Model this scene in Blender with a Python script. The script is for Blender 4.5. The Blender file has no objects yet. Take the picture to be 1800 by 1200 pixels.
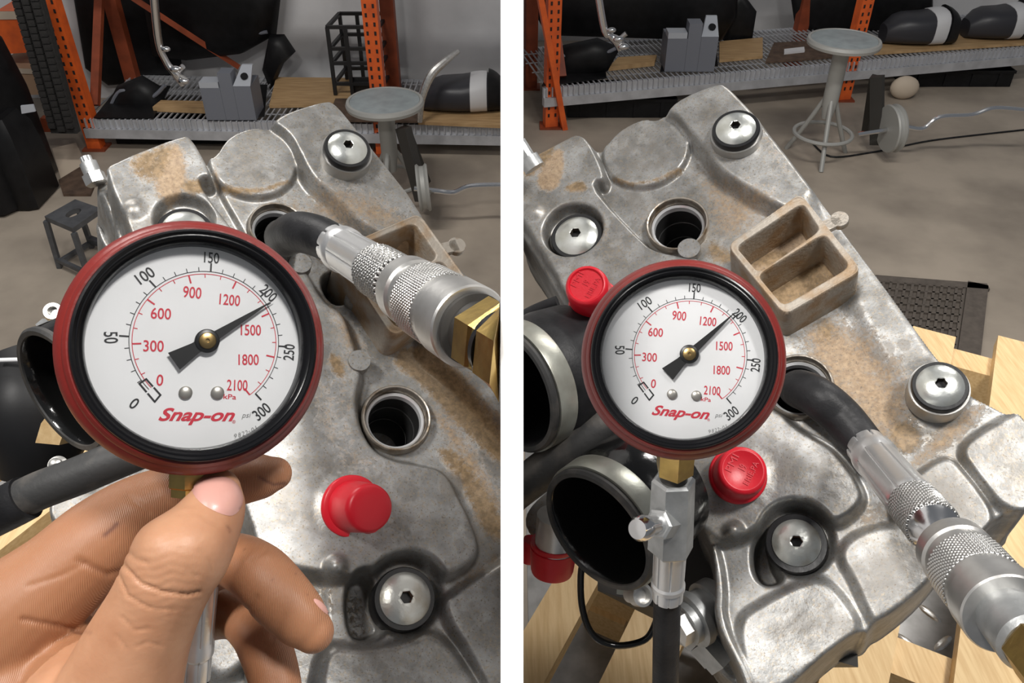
import bpy, bmesh, math, random
import numpy as np
from mathutils import Vector, Matrix
from mathutils.bvhtree import BVHTree

random.seed(7); np.random.seed(7)
scene = bpy.context.scene
COL = scene.collection
R = math.radians
# ------------------------------------------------------------------ camera
F_PX = 1500.0
PITCH = 37.0
CAM = Vector((0, 0, 2.25))
cd = bpy.data.cameras.new('camera'); cam = bpy.data.objects.new('camera', cd); COL.objects.link(cam)
cd.sensor_width = 36.0; cd.lens = 36.0 * F_PX / 1800.0; cd.clip_start = 0.01; cd.clip_end = 100
cam.location = CAM; cam.rotation_euler = (R(90 - PITCH), 0, 0)
scene.camera = cam
# ------------------------------------------------------------------ world, lamps, exposure
wd = bpy.data.worlds.new('workshop_air'); scene.world = wd; wd.use_nodes = True
wd.node_tree.nodes['Background'].inputs[0].default_value = (0.80, 0.84, 0.9, 1)
wd.node_tree.nodes['Background'].inputs[1].default_value = 0.17
def area(name, loc, size, energy, target, col=(1, .97, .93)):
    l = bpy.data.lights.new(name, 'AREA'); l.shape = 'RECTANGLE'; l.size, l.size_y = size
    l.energy = energy; l.color = col
    o = bpy.data.objects.new(name, l); COL.objects.link(o); o.location = loc
    o.rotation_euler = (Vector(target) - Vector(loc)).to_track_quat('-Z', 'Y').to_euler()
    return o
area('ceiling_tube_lamp', (-1.5, 2.3, 4.0), (1.5, .30), 70, (-1.5, 2.6, 0))
area('ceiling_tube_lamp', (1.7, 2.3, 4.0), (1.5, .30), 70, (1.7, 2.6, 0))
area('ceiling_tube_lamp', (-.85, -.35, 4.0), (.40, .30), 44, (-.3, .3, 2))
area('ceiling_tube_lamp', (.80, -.10, 4.0), (.40, .30), 44, (.3, .3, 2))
vs = scene.view_settings
vs.view_transform = 'Standard'; vs.look = 'None'; vs.gamma = 1; vs.use_curve_mapping = False
vs.exposure = 0.0
# ------------------------------------------------------------------ geometry of the view
_cp, _sp = math.cos(R(PITCH)), math.sin(R(PITCH))
CX, CU, CF = Vector((1, 0, 0)), Vector((0, _sp, _cp)), Vector((0, _cp, -_sp))
def ray(px, py): return CX * ((px - 900) / F_PX) + CU * ((600 - py) / F_PX) + CF
def W(px, py, d): return CAM + ray(px, py) * d
def onZ(px, py, z=0.0):
    r = ray(px, py); return CAM + r * ((z - CAM.z) / r.z)
def onY(px, py, y):
    r = ray(px, py); return CAM + r * (y / r.y)
def depth(p): return (Vector(p) - CAM).dot(CF)
def S(p): return depth(p) / F_PX            # metres for one photo pixel at that point
def proj(p):
    v = Vector(p) - CAM; d = v.dot(CF); return 900 + F_PX * v.dot(CX) / d, 600 - F_PX * v.dot(CU) / d, d
class Frame:
    """right / up / normal axes with an origin; loc() meets a sight line with the plane at height h"""
    def __init__(s, o, ex, ey, n):
        s.o, s.ex, s.ey, s.n = Vector(o), ex, ey, n
        s.M = Matrix(((ex.x, ey.x, n.x, o[0]), (ex.y, ey.y, n.y, o[1]), (ex.z, ey.z, n.z, o[2]), (0, 0, 0, 1)))
        s.A = np.array([[ex.x, ey.x, n.x], [ex.y, ey.y, n.y], [ex.z, ey.z, n.z]]); s.ov = np.array(o)
    def loc(s, px, py, h=0.0):
        r = ray(px, py); k = (h - (CAM - s.o).dot(s.n)) / r.dot(s.n)
        q = CAM + r * k - s.o
        return (q.dot(s.ex), q.dot(s.ey))
    def w(s, x, y, z): return s.o + s.ex * x + s.ey * y + s.n * z
    def pw(s, px, py, h=0.0):
        x, y = s.loc(px, py, h); return s.w(x, y, h)
    def world(s, P): return P @ s.A.T + s.ov
def sight_frame(px, py, d, tilt_up, tilt_right=0.0):
    f = ray(px, py).normalized(); ex = (CX - f * CX.dot(f)).normalized(); up = ex.cross(f)
    n = (-f + up * math.tan(R(tilt_up)) + ex * math.tan(R(tilt_right))).normalized()
    ex = (ex - n * ex.dot(n)).normalized(); ey = n.cross(ex)
    return Frame(W(px, py, d), ex, ey, n)
# ------------------------------------------------------------------ mesh builder
class MB:
    def __init__(s): s.v = []; s.f = []
    def add(s, V, Fc):
        b = len(s.v); s.v += [tuple(p) for p in V]; s.f += [tuple(i + b for i in q) for q in Fc]; return s
    def box(s, lo, hi, M=None):
        x0, y0, z0 = lo; x1, y1, z1 = hi
        V = [Vector(p) for p in ((x0,y0,z0),(x1,y0,z0),(x1,y1,z0),(x0,y1,z0),(x0,y0,z1),(x1,y0,z1),(x1,y1,z1),(x0,y1,z1))]
        if M is not None: V = [M @ p for p in V]
        return s.add(V, [(0,3,2,1),(4,5,6,7),(0,1,5,4),(1,2,6,5),(2,3,7,6),(3,0,4,7)])
    def bar(s, a, b, w, h=None, up=(0,0,1)):
        a, b = Vector(a), Vector(b); h = h or w; d = (b - a).normalized(); up = Vector(up)
        if abs(d.dot(up)) > .98: up = Vector((0, 1, 0))
        x = d.cross(up).normalized(); y = x.cross(d)
        V = [q + x * sx * w / 2 + y * sy * h / 2 for q in (a, b) for sx, sy in ((-1,-1),(1,-1),(1,1),(-1,1))]
        return s.add(V, [(0,1,2,3)[::-1],(4,5,6,7),(0,1,5,4),(1,2,6,5),(2,3,7,6),(3,0,4,7)])
    def rings(s, rings, cap0=True, cap1=True):
        n = len(rings[0]); V = [p for r in rings for p in r]; Fc = []
        for i in range(len(rings) - 1):
            for j in range(n):
                k = (j + 1) % n; Fc.append((i*n+j, i*n+k, (i+1)*n+k, (i+1)*n+j))
        if cap0: Fc.append(tuple(range(n))[::-1])
        if cap1: Fc.append(tuple((len(rings)-1)*n + j for j in range(n)))
        return s.add(V, Fc)
    def lathe(s, a, b, prof, n=32, rf=None, up=None, cap0=True, cap1=True):
        """profile of (metres along a->b, radius); rf(angle, i, t, r) may shape the radius"""
        a, b = Vector(a), Vector(b); d = (b - a).normalized()
        up = Vector(up) if up is not None else (CU if abs(d.dot(CU)) < .95 else CX)
        x = up.cross(d).normalized(); y = d.cross(x)
        rr = []
        for i, (t, r) in enumerate(prof):
            c = a + d * t; ring = []
            for j in range(n):
                an = 2 * math.pi * j / n
                q = rf(an, i, t, r) if rf else r
                ring.append(c + (x * math.cos(an) + y * math.sin(an)) * q)
            rr.append(ring)
        return s.rings(rr, cap0, cap1)
    def tube(s, pts, rad, n=16, sub=6, cap=True, flat=None):
        P, Q = spline(pts, rad, sub)
        rr = []; t0 = (P[1] - P[0]).normalized()
        x = (CU if abs(t0.dot(CU)) < .9 else CX).cross(t0).normalized()
        for i, p in enumerate(P):
            t = (P[min(i+1, len(P)-1)] - P[max(i-1, 0)]).normalized()
            x = (x - t * x.dot(t)).normalized(); y = t.cross(x)
            rr.append([p + (x * math.cos(2*math.pi*j/n) + y * math.sin(2*math.pi*j/n)) * Q[i] for j in range(n)])
        return s.rings(rr, cap, cap)
    def sphere(s, c, r, n=16, m=10, sc=(1,1,1)):
        c = Vector(c); rr = []
        for i in range(m + 1):
            th = math.pi * (i + .02) / (m + .04)
            rr.append([c + Vector((r*sc[0]*math.sin(th)*math.cos(2*math.pi*j/n), r*sc[1]*math.sin(th)*math.sin(2*math.pi*j/n), -r*sc[2]*math.cos(th))) for j in range(n)])
        return s.rings(rr)
    def prism(s, poly, vec):
        n = len(poly); vec = Vector(vec); P = [Vector(p) for p in poly]
        return s.rings([P, [p + vec for p in P]])
def spline(pts, rad, sub):
    pts = [Vector(p) for p in pts]; rad = [rad]*len(pts) if not isinstance(rad, (list, tuple)) else list(rad)
    P, Q = [], []
    for i in range(len(pts) - 1):
        a, b, c, d = pts[max(i-1,0)], pts[i], pts[i+1], pts[min(i+2, len(pts)-1)]
        ra, rb, rc, rd = rad[max(i-1,0)], rad[i], rad[i+1], rad[min(i+2, len(pts)-1)]
        for k in range(sub):
            t = k / sub
            f = lambda p, q, r, u: .5*((2*q) + (r-p)*t + (2*p-5*q+4*r-u)*t*t + (3*q-p-3*r+u)*t*t*t)
            P.append(f(a,b,c,d)); Q.append(f(ra,rb,rc,rd))
    P.append(pts[-1]); Q.append(rad[-1]); return P, Q
GAP = .0045
def link_mesh(name, me, mat, parent, loc, smooth, angle=35):
    o = bpy.data.objects.new(name, me); COL.objects.link(o)
    if mat: me.materials.append(M[mat])
    if parent is not None:
        o.parent = parent; o.location = Vector(loc) - Vector(WLOC[parent.name])
    else: o.location = loc
    WLOC[o.name] = tuple(loc)
    if smooth:
        me.polygons.foreach_set('use_smooth', [True]*len(me.polygons))
        if angle and len(me.polygons) < 60000:
            bm = bmesh.new(); bm.from_mesh(me)
            for e in bm.edges:
                if len(e.link_faces) == 2 and e.calc_face_angle(0) > R(angle): e.smooth = False
            bm.to_mesh(me); bm.free()
    return o
WLOC = {}
def obj(name, mb, mat, parent=None, smooth=True, side=0, angle=35, fix=True):
    V = np.array(mb.v, dtype=float)
    if side < 0: V[:, 0] = np.minimum(V[:, 0], -GAP)
    if side > 0: V[:, 0] = np.maximum(V[:, 0], GAP)
    lo, hi = V.min(0), V.max(0); loc = np.array([(lo[0]+hi[0])/2, (lo[1]+hi[1])/2, lo[2]])
    me = bpy.data.meshes.new(name); me.from_pydata((V - loc).tolist(), [], mb.f); me.validate()
    if fix:
        bm = bmesh.new(); bm.from_mesh(me); bmesh.ops.recalc_face_normals(bm, faces=bm.faces); bm.to_mesh(me); bm.free()
    return link_mesh(name, me, mat, parent, loc, smooth, angle)
def tag(o, label, cat, group=None):
    o['label'] = label; o['category'] = cat
    if group: o['group'] = group
    return o
def thing(name, loc, label, cat, group=None):
    o = bpy.data.objects.new(name, None); COL.objects.link(o); o.location = loc; o.empty_display_size = .02
    WLOC[o.name] = tuple(loc); return tag(o, label, cat, group)
def struct(o): o['kind'] = 'structure'; return o
def share(src, name, parent, loc, rot=None):
    o = bpy.data.objects.new(name, src.data); COL.objects.link(o); o.parent = parent
    o.location = Vector(loc) - Vector(WLOC[parent.name]) if parent else loc
    if rot: o.rotation_euler = rot
    WLOC[o.name] = tuple(loc); return o
# ------------------------------------------------------------------ materials
M = {}
def nodes(name):
    m = bpy.data.materials.new(name); m.use_nodes = True; nt = m.node_tree
    return m, nt, nt.nodes['Principled BSDF'], nt.nodes.new, nt.links.new
def mat(name, col, rough=.5, metal=0.0, noise=0.0, nscale=60, bump=0.0, bscale=300, spec=.5, col2=None, coat=0, stretch=None, wave=None, thr=(.35,.7)):
    m, nt, b, N, L = nodes(name)
    b.inputs['Base Color'].default_value = (*col, 1); b.inputs['Roughness'].default_value = rough
    b.inputs['Metallic'].default_value = metal; b.inputs['Specular IOR Level'].default_value = spec
    b.inputs['Coat Weight'].default_value = coat
    tc = N('ShaderNodeTexCoord'); src = tc.outputs['Object']
    if stretch:
        mp = N('ShaderNodeMapping'); mp.inputs['Scale'].default_value = stretch[:3]
        if len(stretch) > 3: mp.inputs['Rotation'].default_value = (0, 0, stretch[3])
        L(src, mp.inputs[0]); src = mp.outputs[0]
    if noise or col2:
        n = N('ShaderNodeTexNoise'); n.inputs['Scale'].default_value = nscale; n.inputs['Detail'].default_value = 6
        L(src, n.inputs['Vector']); cr = N('ShaderNodeValToRGB')
        c2 = col2 or tuple(c * (1 - noise) for c in col)
        cr.color_ramp.elements[0].color = (*col, 1); cr.color_ramp.elements[1].color = (*c2, 1)
        cr.color_ramp.elements[0].position, cr.color_ramp.elements[1].position = thr
        L(n.outputs['Fac'], cr.inputs[0]); L(cr.outputs[0], b.inputs['Base Color'])
    if bump:
        n2 = N('ShaderNodeTexNoise'); n2.inputs['Scale'].default_value = bscale; n2.inputs['Detail'].default_value = 4
        L(src, n2.inputs['Vector']); bp = N('ShaderNodeBump'); bp.inputs['Strength'].default_value = bump
        bp.inputs['Distance'].default_value = .002
        L(n2.outputs['Fac'], bp.inputs['Height']); L(bp.outputs[0], b.inputs['Normal'])
    M[name] = m; return m
def mat_cast(name):
    """dirty cast aluminium: mesh attribute 'grime' holds the stains (R brown oil, G tan dust, B dark wet spots)"""
    m, nt, b, N, L = nodes(name)
    tc = N('ShaderNodeTexCoord'); at = N('ShaderNodeAttribute'); at.attribute_name = 'grime_shade'
    sp = N('ShaderNodeSeparateColor'); L(at.outputs['Color'], sp.inputs[0])
    def noise(sc, det=6, rough=.6):
        n = N('ShaderNodeTexNoise'); n.inputs['Scale'].default_value = sc; n.inputs['Detail'].default_value = det
        n.inputs['Roughness'].default_value = rough; L(tc.outputs['Object'], n.inputs['Vector']); return n.outputs['Fac']
    def math_(op, a, c, cl=False):
        q = N('ShaderNodeMath'); q.operation = op; q.use_clamp = cl
        for i, z in enumerate((a, c)):
            if isinstance(z, (int, float)): q.inputs[i].default_value = z
            else: L(z, q.inputs[i])
        return q.outputs[0]
    def mix(f, a, c):
        q = N('ShaderNodeMix'); q.data_type = 'RGBA'
        if isinstance(f, (int, float)): q.inputs[0].default_value = f
        else: L(f, q.inputs[0])
        for i, z in ((6, a), (7, c)):
            if isinstance(z, tuple): q.inputs[i].default_value = (*z, 1)
            else: L(z, q.inputs[i])
        return q.outputs[2]
    def ramp(f, p0, p1):
        q = N('ShaderNodeMapRange'); q.inputs[1].default_value = p0; q.inputs[2].default_value = p1; q.clamp = True
        L(f, q.inputs[0]); return q.outputs[0]
    c = mix(ramp(noise(55, 9, .68), .36, .64), (.37, .37, .365), (.20, .20, .195))
    c = mix(math_('MULTIPLY', ramp(noise(28, 8, .7), .50, .72), .55), c, (.27, .235, .19))
    c = mix(math_('MULTIPLY', ramp(noise(75, 3, .5), .55, .585), .42), c, (.17, .165, .155))
    c = mix(math_('MULTIPLY', ramp(noise(48, 4, .6), .56, .63), .45), c, (.47, .47, .46))
    c = mix(math_('MULTIPLY', ramp(noise(620, 6, .7), .52, .62), .6), c, (.33, .27, .19))
    g_tan = math_('ADD', math_('MULTIPLY', sp.outputs[1], 1.28), math_('SUBTRACT', math_('MULTIPLY', noise(330, 10, .85), 2.4), 1.62))
    tanf = ramp(g_tan, .0, .45)
    c = mix(math_('MULTIPLY', tanf, .85), c, mix(ramp(noise(400), .35, .65), (.44, .31, .185), (.27, .175, .095)))
    g_br = math_('ADD', math_('MULTIPLY', sp.outputs[0], 1.32), math_('SUBTRACT', math_('MULTIPLY', noise(390, 10, .85), 2.4), 1.66))
    brf = ramp(g_br, .0, .40)
    c = mix(math_('MULTIPLY', brf, .9), c, mix(ramp(noise(330), .38, .62), (.16, .10, .04), (.30, .20, .10)))
    dkf = ramp(math_('ADD', sp.outputs[2], math_('SUBTRACT', noise(90), .75)), .0, .25)
    c = mix(math_('MULTIPLY', dkf, .6), c, (.20, .185, .165))
    sk = ramp(noise(900, 3, .6), .60, .66); c = mix(math_('MULTIPLY', sk, .65), c, (.14, .11, .08))
    L(c, b.inputs['Base Color'])
    dirt = math_('MAXIMUM', math_('MAXIMUM', tanf, brf), math_('MULTIPLY', dkf, .5), True)
    L(math_('SUBTRACT', .62, math_('MULTIPLY', dirt, .55)), b.inputs['Metallic'])
    L(math_('ADD', math_('ADD', .36, math_('MULTIPLY', noise(70), .14)), math_('MULTIPLY', math_('SUBTRACT', tanf, math_('MULTIPLY', brf, .3)), .25)), b.inputs['Roughness'])
    h = math_('ADD', math_('MULTIPLY', noise(520, 4), .4), math_('MULTIPLY', dirt, .6))
    bp = N('ShaderNodeBump'); bp.inputs['Strength'].default_value = .38; bp.inputs['Distance'].default_value = .0007
    L(h, bp.inputs['Height']); L(bp.outputs[0], b.inputs['Normal'])
    M[name] = m
mat_cast('cast')
mat('bolt_zinc', (.70, .72, .70), .30, .85, col2=(.52, .52, .46), nscale=90, bump=.08)
mat('bolt_rust', (.68, .69, .65), .34, .8, col2=(.40, .33, .22), nscale=70, bump=.1, thr=(.45,.75))
mat('socket', (.10, .085, .07), .6, .6)
mat('socket_rust', (.22, .14, .09), .8, .2, noise=.5)
mat('grommet', (.012, .012, .013), .28, bump=.05)
mat('washer', (.45, .44, .42), .3, .8)
mat('rim_metal', (.42, .38, .33), .38, .75, col2=(.22, .16, .10), nscale=160, bump=.2, thr=(.45,.7))
mat('seal', (.70, .71, .72), .3, .35)
mat('well_dark', (.05, .05, .05), .4, .5)
mat('box_cast', (.36, .32, .27), .55, .25, col2=(.30, .205, .12), nscale=70, bump=.3, bscale=500, thr=(.42,.62))
mat('rubber', (.010, .010, .011), .45, spec=.22, bump=.1, bscale=500, col2=(.028, .028, .03), nscale=50)
mat('rubber_dusty', (.03, .03, .03), .6, col2=(.13, .115, .10), nscale=45, bump=.12, thr=(.48,.75))
mat('rubber_wet', (.008, .008, .008), .14, bump=.15, bscale=120)
mat('boot_red', (.19, .014, .010), .36, col2=(.14, .012, .009), nscale=40, bump=.1, bscale=260)
mat('bezel', (.006, .006, .007), .22, bump=.02, spec=.22)
mat('dial', (.80, .81, .82), .45, col2=(.70, .71, .71), nscale=25, thr=(.5,.9))
mat('ink_black', (.012, .012, .014), .5)
mat('ink_red', (.58, .02, .045), .5)
mat('ink_grey', (.22, .22, .22), .5)
mat('needle', (.008, .008, .008), .35)
mat('brass', (.60, .42, .14), .30, 1, col2=(.42, .28, .10), nscale=120, bump=.06)
mat('brass_pin', (.45, .31, .13), .3, 1)
mat('screw', (.50, .48, .44), .35, .8)
mat('chrome', (.75, .75, .76), .16, 1, bump=.03)
mat('steel', (.68, .67, .65), .36, .9, col2=(.50, .49, .47), nscale=70, bump=.06, bscale=200)
mat('ferrule', (.74, .74, .74), .34, .85, bump=.06)
mat('hex_steel', (.48, .49, .49), .42, .75, noise=.25, nscale=140, bump=.1)
mat('cap_red', (.62, .010, .024), .38, bump=.06, bscale=250, spec=.45)
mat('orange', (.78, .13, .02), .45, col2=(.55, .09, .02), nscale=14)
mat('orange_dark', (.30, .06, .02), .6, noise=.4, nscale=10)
mat('galv', (.60, .61, .64), .45, .4, noise=.25, nscale=12)
mat('slot_dark', (.02, .012, .01), .8)
mat('ply', (.52, .34, .17), .65, col2=(.36, .22, .10), nscale=6, stretch=(1, 8, 1))
mat('pine', (.74, .53, .27), .55, col2=(.58, .37, .16), nscale=30, stretch=(9, .7, 9, R(28)), bump=.1, thr=(.35,.75))
mat('concrete', (.43, .365, .295), .6, col2=(.22, .185, .15), nscale=2.2, bump=.15, bscale=40, thr=(.35,.75))
mat('wall_white', (.72, .72, .73), .6, noise=.2, nscale=3)
mat('panel_white', (.92, .92, .92), .5)
mat('black_plastic', (.010, .010, .011), .45, spec=.25, noise=.4, nscale=20, bump=.1, bscale=60)
mat('black_paint', (.012, .012, .013), .45)
mat('grey_plastic', (.17, .18, .21), .5)
mat('grey_plastic_light', (.42, .44, .48), .5)
mat('seat_vinyl', (.03, .03, .036), .42, bump=.1)
mat('seat_white', (.62, .62, .63), .5)
mat('stool_grey', (.38, .38, .36), .5, .2)
mat('stool_top', (.30, .34, .35), .5, noise=.25, nscale=14)
mat('step_steel', (.13, .135, .145), .5, .5, noise=.35, nscale=20)
mat('rust_brown', (.12, .075, .05), .8, noise=.5, nscale=20)
mat('cardboard', (.42, .27, .17), .7)
mat('paper_tan', (.55, .46, .36), .7)
mat('mat_rubber', (.13, .108, .09), .75, noise=.3, nscale=30)
mat('plate_steel', (.28, .275, .27), .42, .6, noise=.35, nscale=40)
mat('band', (.42, .43, .38), .35, .55, col2=(.28, .27, .23), nscale=60, bump=.05)
mat('tread', (.030, .028, .027), .7, noise=.5, nscale=60, bump=.6, bscale=90)
mat('iron_dark', (.05, .047, .043), .55, .4)
mat('nail_pink', (.60, .32, .27), .34, coat=.1, bump=.05)
def mat_glass():
    m, nt, b, N, L = nodes('lens'); out = nt.nodes['Material Output']
    t = N('ShaderNodeBsdfTransparent'); g = N('ShaderNodeBsdfGlossy'); g.inputs['Roughness'].default_value = .03
    fr = N('ShaderNodeFresnel'); fr.inputs[0].default_value = 1.45; mx = N('ShaderNodeMixShader')
    L(fr.outputs[0], mx.inputs[0]); L(t.outputs[0], mx.inputs[1]); L(g.outputs[0], mx.inputs[2]); L(mx.outputs[0], out.inputs[0])
    M['lens'] = m
mat_glass()
def mat_skin():
    m, nt, b, N, L = nodes('skin'); tc = N('ShaderNodeTexCoord')
    b.inputs['Roughness'].default_value = .48; b.inputs['Subsurface Weight'].default_value = .18
    b.inputs['Subsurface Radius'].default_value = (.006, .0025, .0012); b.inputs['Subsurface Scale'].default_value = .6
    at = N('ShaderNodeAttribute'); at.attribute_name = 'grime_shade'
    n = N('ShaderNodeTexNoise'); n.inputs['Scale'].default_value = 60; n.inputs['Detail'].default_value = 8
    L(tc.outputs['Object'], n.inputs['Vector']); cr = N('ShaderNodeValToRGB'); L(n.outputs['Fac'], cr.inputs[0])
    cr.color_ramp.elements[0].color = (.52, .275, .16, 1); cr.color_ramp.elements[0].position = .35
    cr.color_ramp.elements[1].color = (.43, .205, .11, 1); cr.color_ramp.elements[1].position = .68
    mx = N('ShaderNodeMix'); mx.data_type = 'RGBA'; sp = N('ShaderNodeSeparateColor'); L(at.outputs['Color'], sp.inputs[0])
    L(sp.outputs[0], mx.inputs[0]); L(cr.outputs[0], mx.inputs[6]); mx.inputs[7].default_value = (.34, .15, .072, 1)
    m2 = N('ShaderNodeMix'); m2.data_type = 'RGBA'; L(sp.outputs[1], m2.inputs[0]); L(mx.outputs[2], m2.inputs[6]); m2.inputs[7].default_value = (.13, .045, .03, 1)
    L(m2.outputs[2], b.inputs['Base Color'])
    w = N('ShaderNodeTexWave'); w.inputs['Scale'].default_value = 620; w.inputs['Distortion'].default_value = 6; w.inputs['Detail'].default_value = 2; w.inputs['Detail Scale'].default_value = .25
    L(tc.outputs['Object'], w.inputs['Vector'])
    n2 = N('ShaderNodeTexNoise'); n2.inputs['Scale'].default_value = 420; n2.inputs['Detail'].default_value = 5; L(tc.outputs['Object'], n2.inputs['Vector'])
    mul = N('ShaderNodeMath'); mul.operation = 'MULTIPLY'; L(w.outputs['Fac'], mul.inputs[0]); L(sp.outputs[0], mul.inputs[1])
    ad = N('ShaderNodeMath'); L(mul.outputs[0], ad.inputs[0]); L(n2.outputs['Fac'], ad.inputs[1])
    bp = N('ShaderNodeBump'); bp.inputs['Strength'].default_value = .30; bp.inputs['Distance'].default_value = .0004
    L(ad.outputs[0], bp.inputs['Height']); L(bp.outputs[0], b.inputs['Normal'])
    M['skin'] = m
mat_skin()

def mat_knurl():
    """knurled steel: attribute 'groove' paints recess shade into the cuts so the pattern reads"""
    m, nt, b, N, L = nodes('knurl'); at = N('ShaderNodeAttribute'); at.attribute_name = 'groove'
    mx = N('ShaderNodeMix'); mx.data_type = 'RGBA'; L(at.outputs['Fac'], mx.inputs[0])
    mx.inputs[6].default_value = (.62, .61, .59, 1); mx.inputs[7].default_value = (.03, .028, .026, 1)  # second colour is shade painted into the recesses
    L(mx.outputs[2], b.inputs['Base Color']); b.inputs['Metallic'].default_value = .9; b.inputs['Roughness'].default_value = .3
    M['knurl'] = m
mat_knurl()
# ================================================================== the setting
floor = struct(obj('floor', MB().box((-7, -2, -.1), (7, 8, 0)), 'concrete', smooth=False)); tag(floor, 'stained grey brown concrete workshop floor', 'floor')
w1 = struct(obj('wall_back_left', MB().box((-7, 5.84, 0), (-.02, 6.0, 3.0)), 'wall_white', smooth=False)); tag(w1, 'white workshop wall behind the left storage rack', 'wall')
w2 = struct(obj('wall_back_right', MB().box((.02, 7.1, 0), (7, 7.25, 3.0)), 'wall_white', smooth=False)); tag(w2, 'white workshop wall behind the right storage rack', 'wall')
# added board filling the blank gap, its front edge cut at a slant
PD = .26; TH = 40 / F_PX * PD
pf = lambda z: (PD - (CAM.z - z) * _sp) / _cp
prof = [(pf(2.62), 2.62), (7.0, 2.62), (7.0, 0), (.9, 0), (.55, 1.2), (pf(1.93), 1.93)]  # top raised out of view to block the other bay's lamp
pa = obj('added_divider', MB().prism([(-TH/2, y, z) for y, z in prof], (TH, 0, 0)), 'panel_white', smooth=False)
struct(pa); tag(pa, 'thin white divider board added between the two engine bays', 'wall')
GAP = TH / 2 + .0006
# ================================================================== storage racks
def rack(A, B, zs, dp, posts, tall, label, brace=None, side=0):
    A, B = Vector((*A, 0)), Vector((*B, 0)); al = (B - A).normalized(); bk = Vector((-al.y, al.x, 0)); ln = (B - A).length
    t = thing('storage_rack', A, label, 'rack', None)
    at = lambda s, q, z: A + al * s + bk * q + Vector((0, 0, z))
    for z in (zs, tall):
        bm = MB().bar(at(0, 0, z - .085), at(ln, 0, z - .085), .05, .058).bar(at(0, .012, z - .03), at(ln, .012, z - .03), .03, .06)
        obj('beam', bm, 'galv', t, smooth=False, side=side)
        obj('beam', MB().bar(at(0, dp, z - .06), at(ln, dp, z - .06), .05, .115), 'galv', t, smooth=False, side=side)
    n = int(ln / .036); base = None
    for i in range(n):                                   # deck wires, each bent down over the front beam
        s = .02 + i * .036; w = .022
        p = at(s, -.012, zs - .052)
        if base is None:
            mb = MB().bar(at(s, -.006, zs - .052), at(s, -.006, zs + .006), w, .008, up=tuple(al)).bar(at(s, -.008, zs + .004), at(s, dp, zs + .004), .008, .008)
            base = obj('deck_wire', mb, 'galv', t, smooth=False, side=side); o0 = Vector(WLOC[base.name])
        else: share(base, 'deck_wire', t, o0 + al * (i * .036))
    for q in (.12, .3, .48, .66):
        obj('cross_wire', MB().bar(at(0, q, zs), at(ln, q, zs), .006), 'galv', t, smooth=False, side=side)
    for s, q in posts:
        front = q < .2
        mb = MB().bar(at(s, q, 0), at(s, q, tall + .2), .085, .07, up=tuple(bk))
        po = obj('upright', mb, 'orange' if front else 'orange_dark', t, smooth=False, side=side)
        obj('foot_plate', MB().box(tuple(at(s, q, 0) - Vector((.07, .06, 0))), tuple(at(s, q, .012) + Vector((.07, .06, 0)))), 'orange_dark', t, smooth=False, side=side)
        if front:
            b2 = None
            for k in range(24):
                for sx in (-.022, .022):
                    c = at(s + sx, q - .036, .08 + k * .05)
                    if b2 is None: b2 = obj('slot', MB().bar(c, c + Vector((0, 0, .022)), .012, .004, up=tuple(bk)), 'slot_dark', po, smooth=False); c0 = c; l0 = Vector(WLOC[b2.name])
                    else: share(b2, 'slot', po, l0 + c - c0)
    for a, b in (brace or []):
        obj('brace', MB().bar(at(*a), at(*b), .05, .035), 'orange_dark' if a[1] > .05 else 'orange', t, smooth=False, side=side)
    return at
LZ, RZ = .203, .27
latt = rack((-2.62, 4.97), (-.06, 4.86), LZ, .74, [(.02, .03), (.02, .72), (1.83, .03), (1.83, .55)], 1.35,
     'orange and galvanised storage rack with wire deck behind the left engine', [((.05, .1, .25), (.05, .70, 1.0)), ((.06, .15, 1.15), (.75, .74, .28))])
ratt = rack((.20, 5.293), (3.9, 6.145), RZ, .78, [(.06, .03), (.10, .74), (2.18, .03), (2.18, .74)], 1.45,
     'orange and galvanised storage rack with wire deck behind the right engine', [((.14, -.03, 0), (-.12, -.03, 1.2)), ((.15, .1, .3), (.15, .7, 1.1))])
def quadboard(name, px, z, th, m, label, cat, side=0):
    P = [onZ(x, y, z) for x, y in px]
    o = obj(name, MB().prism(P, (0, 0, th)), m, smooth=False, side=side); return tag(o, label, cat)
zt = LZ + .012
quadboard('plywood_sheet', [(474, 190), (690, 186), (680, 142), (486, 140)], zt, .018, 'ply', 'brown plywood sheet on the left rack under the black cage frame', 'plywood')
quadboard('plywood_sheet', [(735, 219), (893, 226), (893, 196), (748, 190)], zt, .018, 'ply', 'pale plywood board under the black and white seats, left rack', 'plywood')
quadboard('wood_offcut', [(270, 196), (374, 200), (378, 186), (285, 184)], zt, .03, 'ply', 'short wood offcut beside the grey plastic bin, left rack', 'wood')
quadboard('dark_board', [(575, 214), (735, 216), (748, 178), (590, 176)], zt + .019, .012, 'rust_brown', 'dark brown board lying behind the round stool, left rack', 'board')
zr = RZ + .012
quadboard('plywood_sheet', [(1264, 110), (1340, 103), (1340, 70), (1264, 77)], zr, .018, 'ply', 'brown plywood sheet beside the grey bin, right rack', 'plywood')
quadboard('plywood_sheet', [(1536, 97), (1800, 80), (1800, 50), (1560, 64)], zr, .018, 'ply', 'pale plywood board under the seats, right rack', 'plywood')
quadboard('wood_offcut', [(1070, 125), (1150, 116), (1154, 104), (1086, 108)], zr, .03, 'ply', 'short wood offcut beside the grey plastic bin, right rack', 'wood')
quadboard('dark_board', [(1345, 112), (1470, 102), (1490, 72), (1360, 78)], zr + .002, .014, 'rust_brown', 'dark brown board lying left of the round stool, right rack', 'board')
quadboard('white_strip', [(1378, 96), (1414, 92), (1413, 85), (1378, 89)], zr + .016, .012, 'wall_white', 'small white strip lying on the dark board', 'strip')
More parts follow.
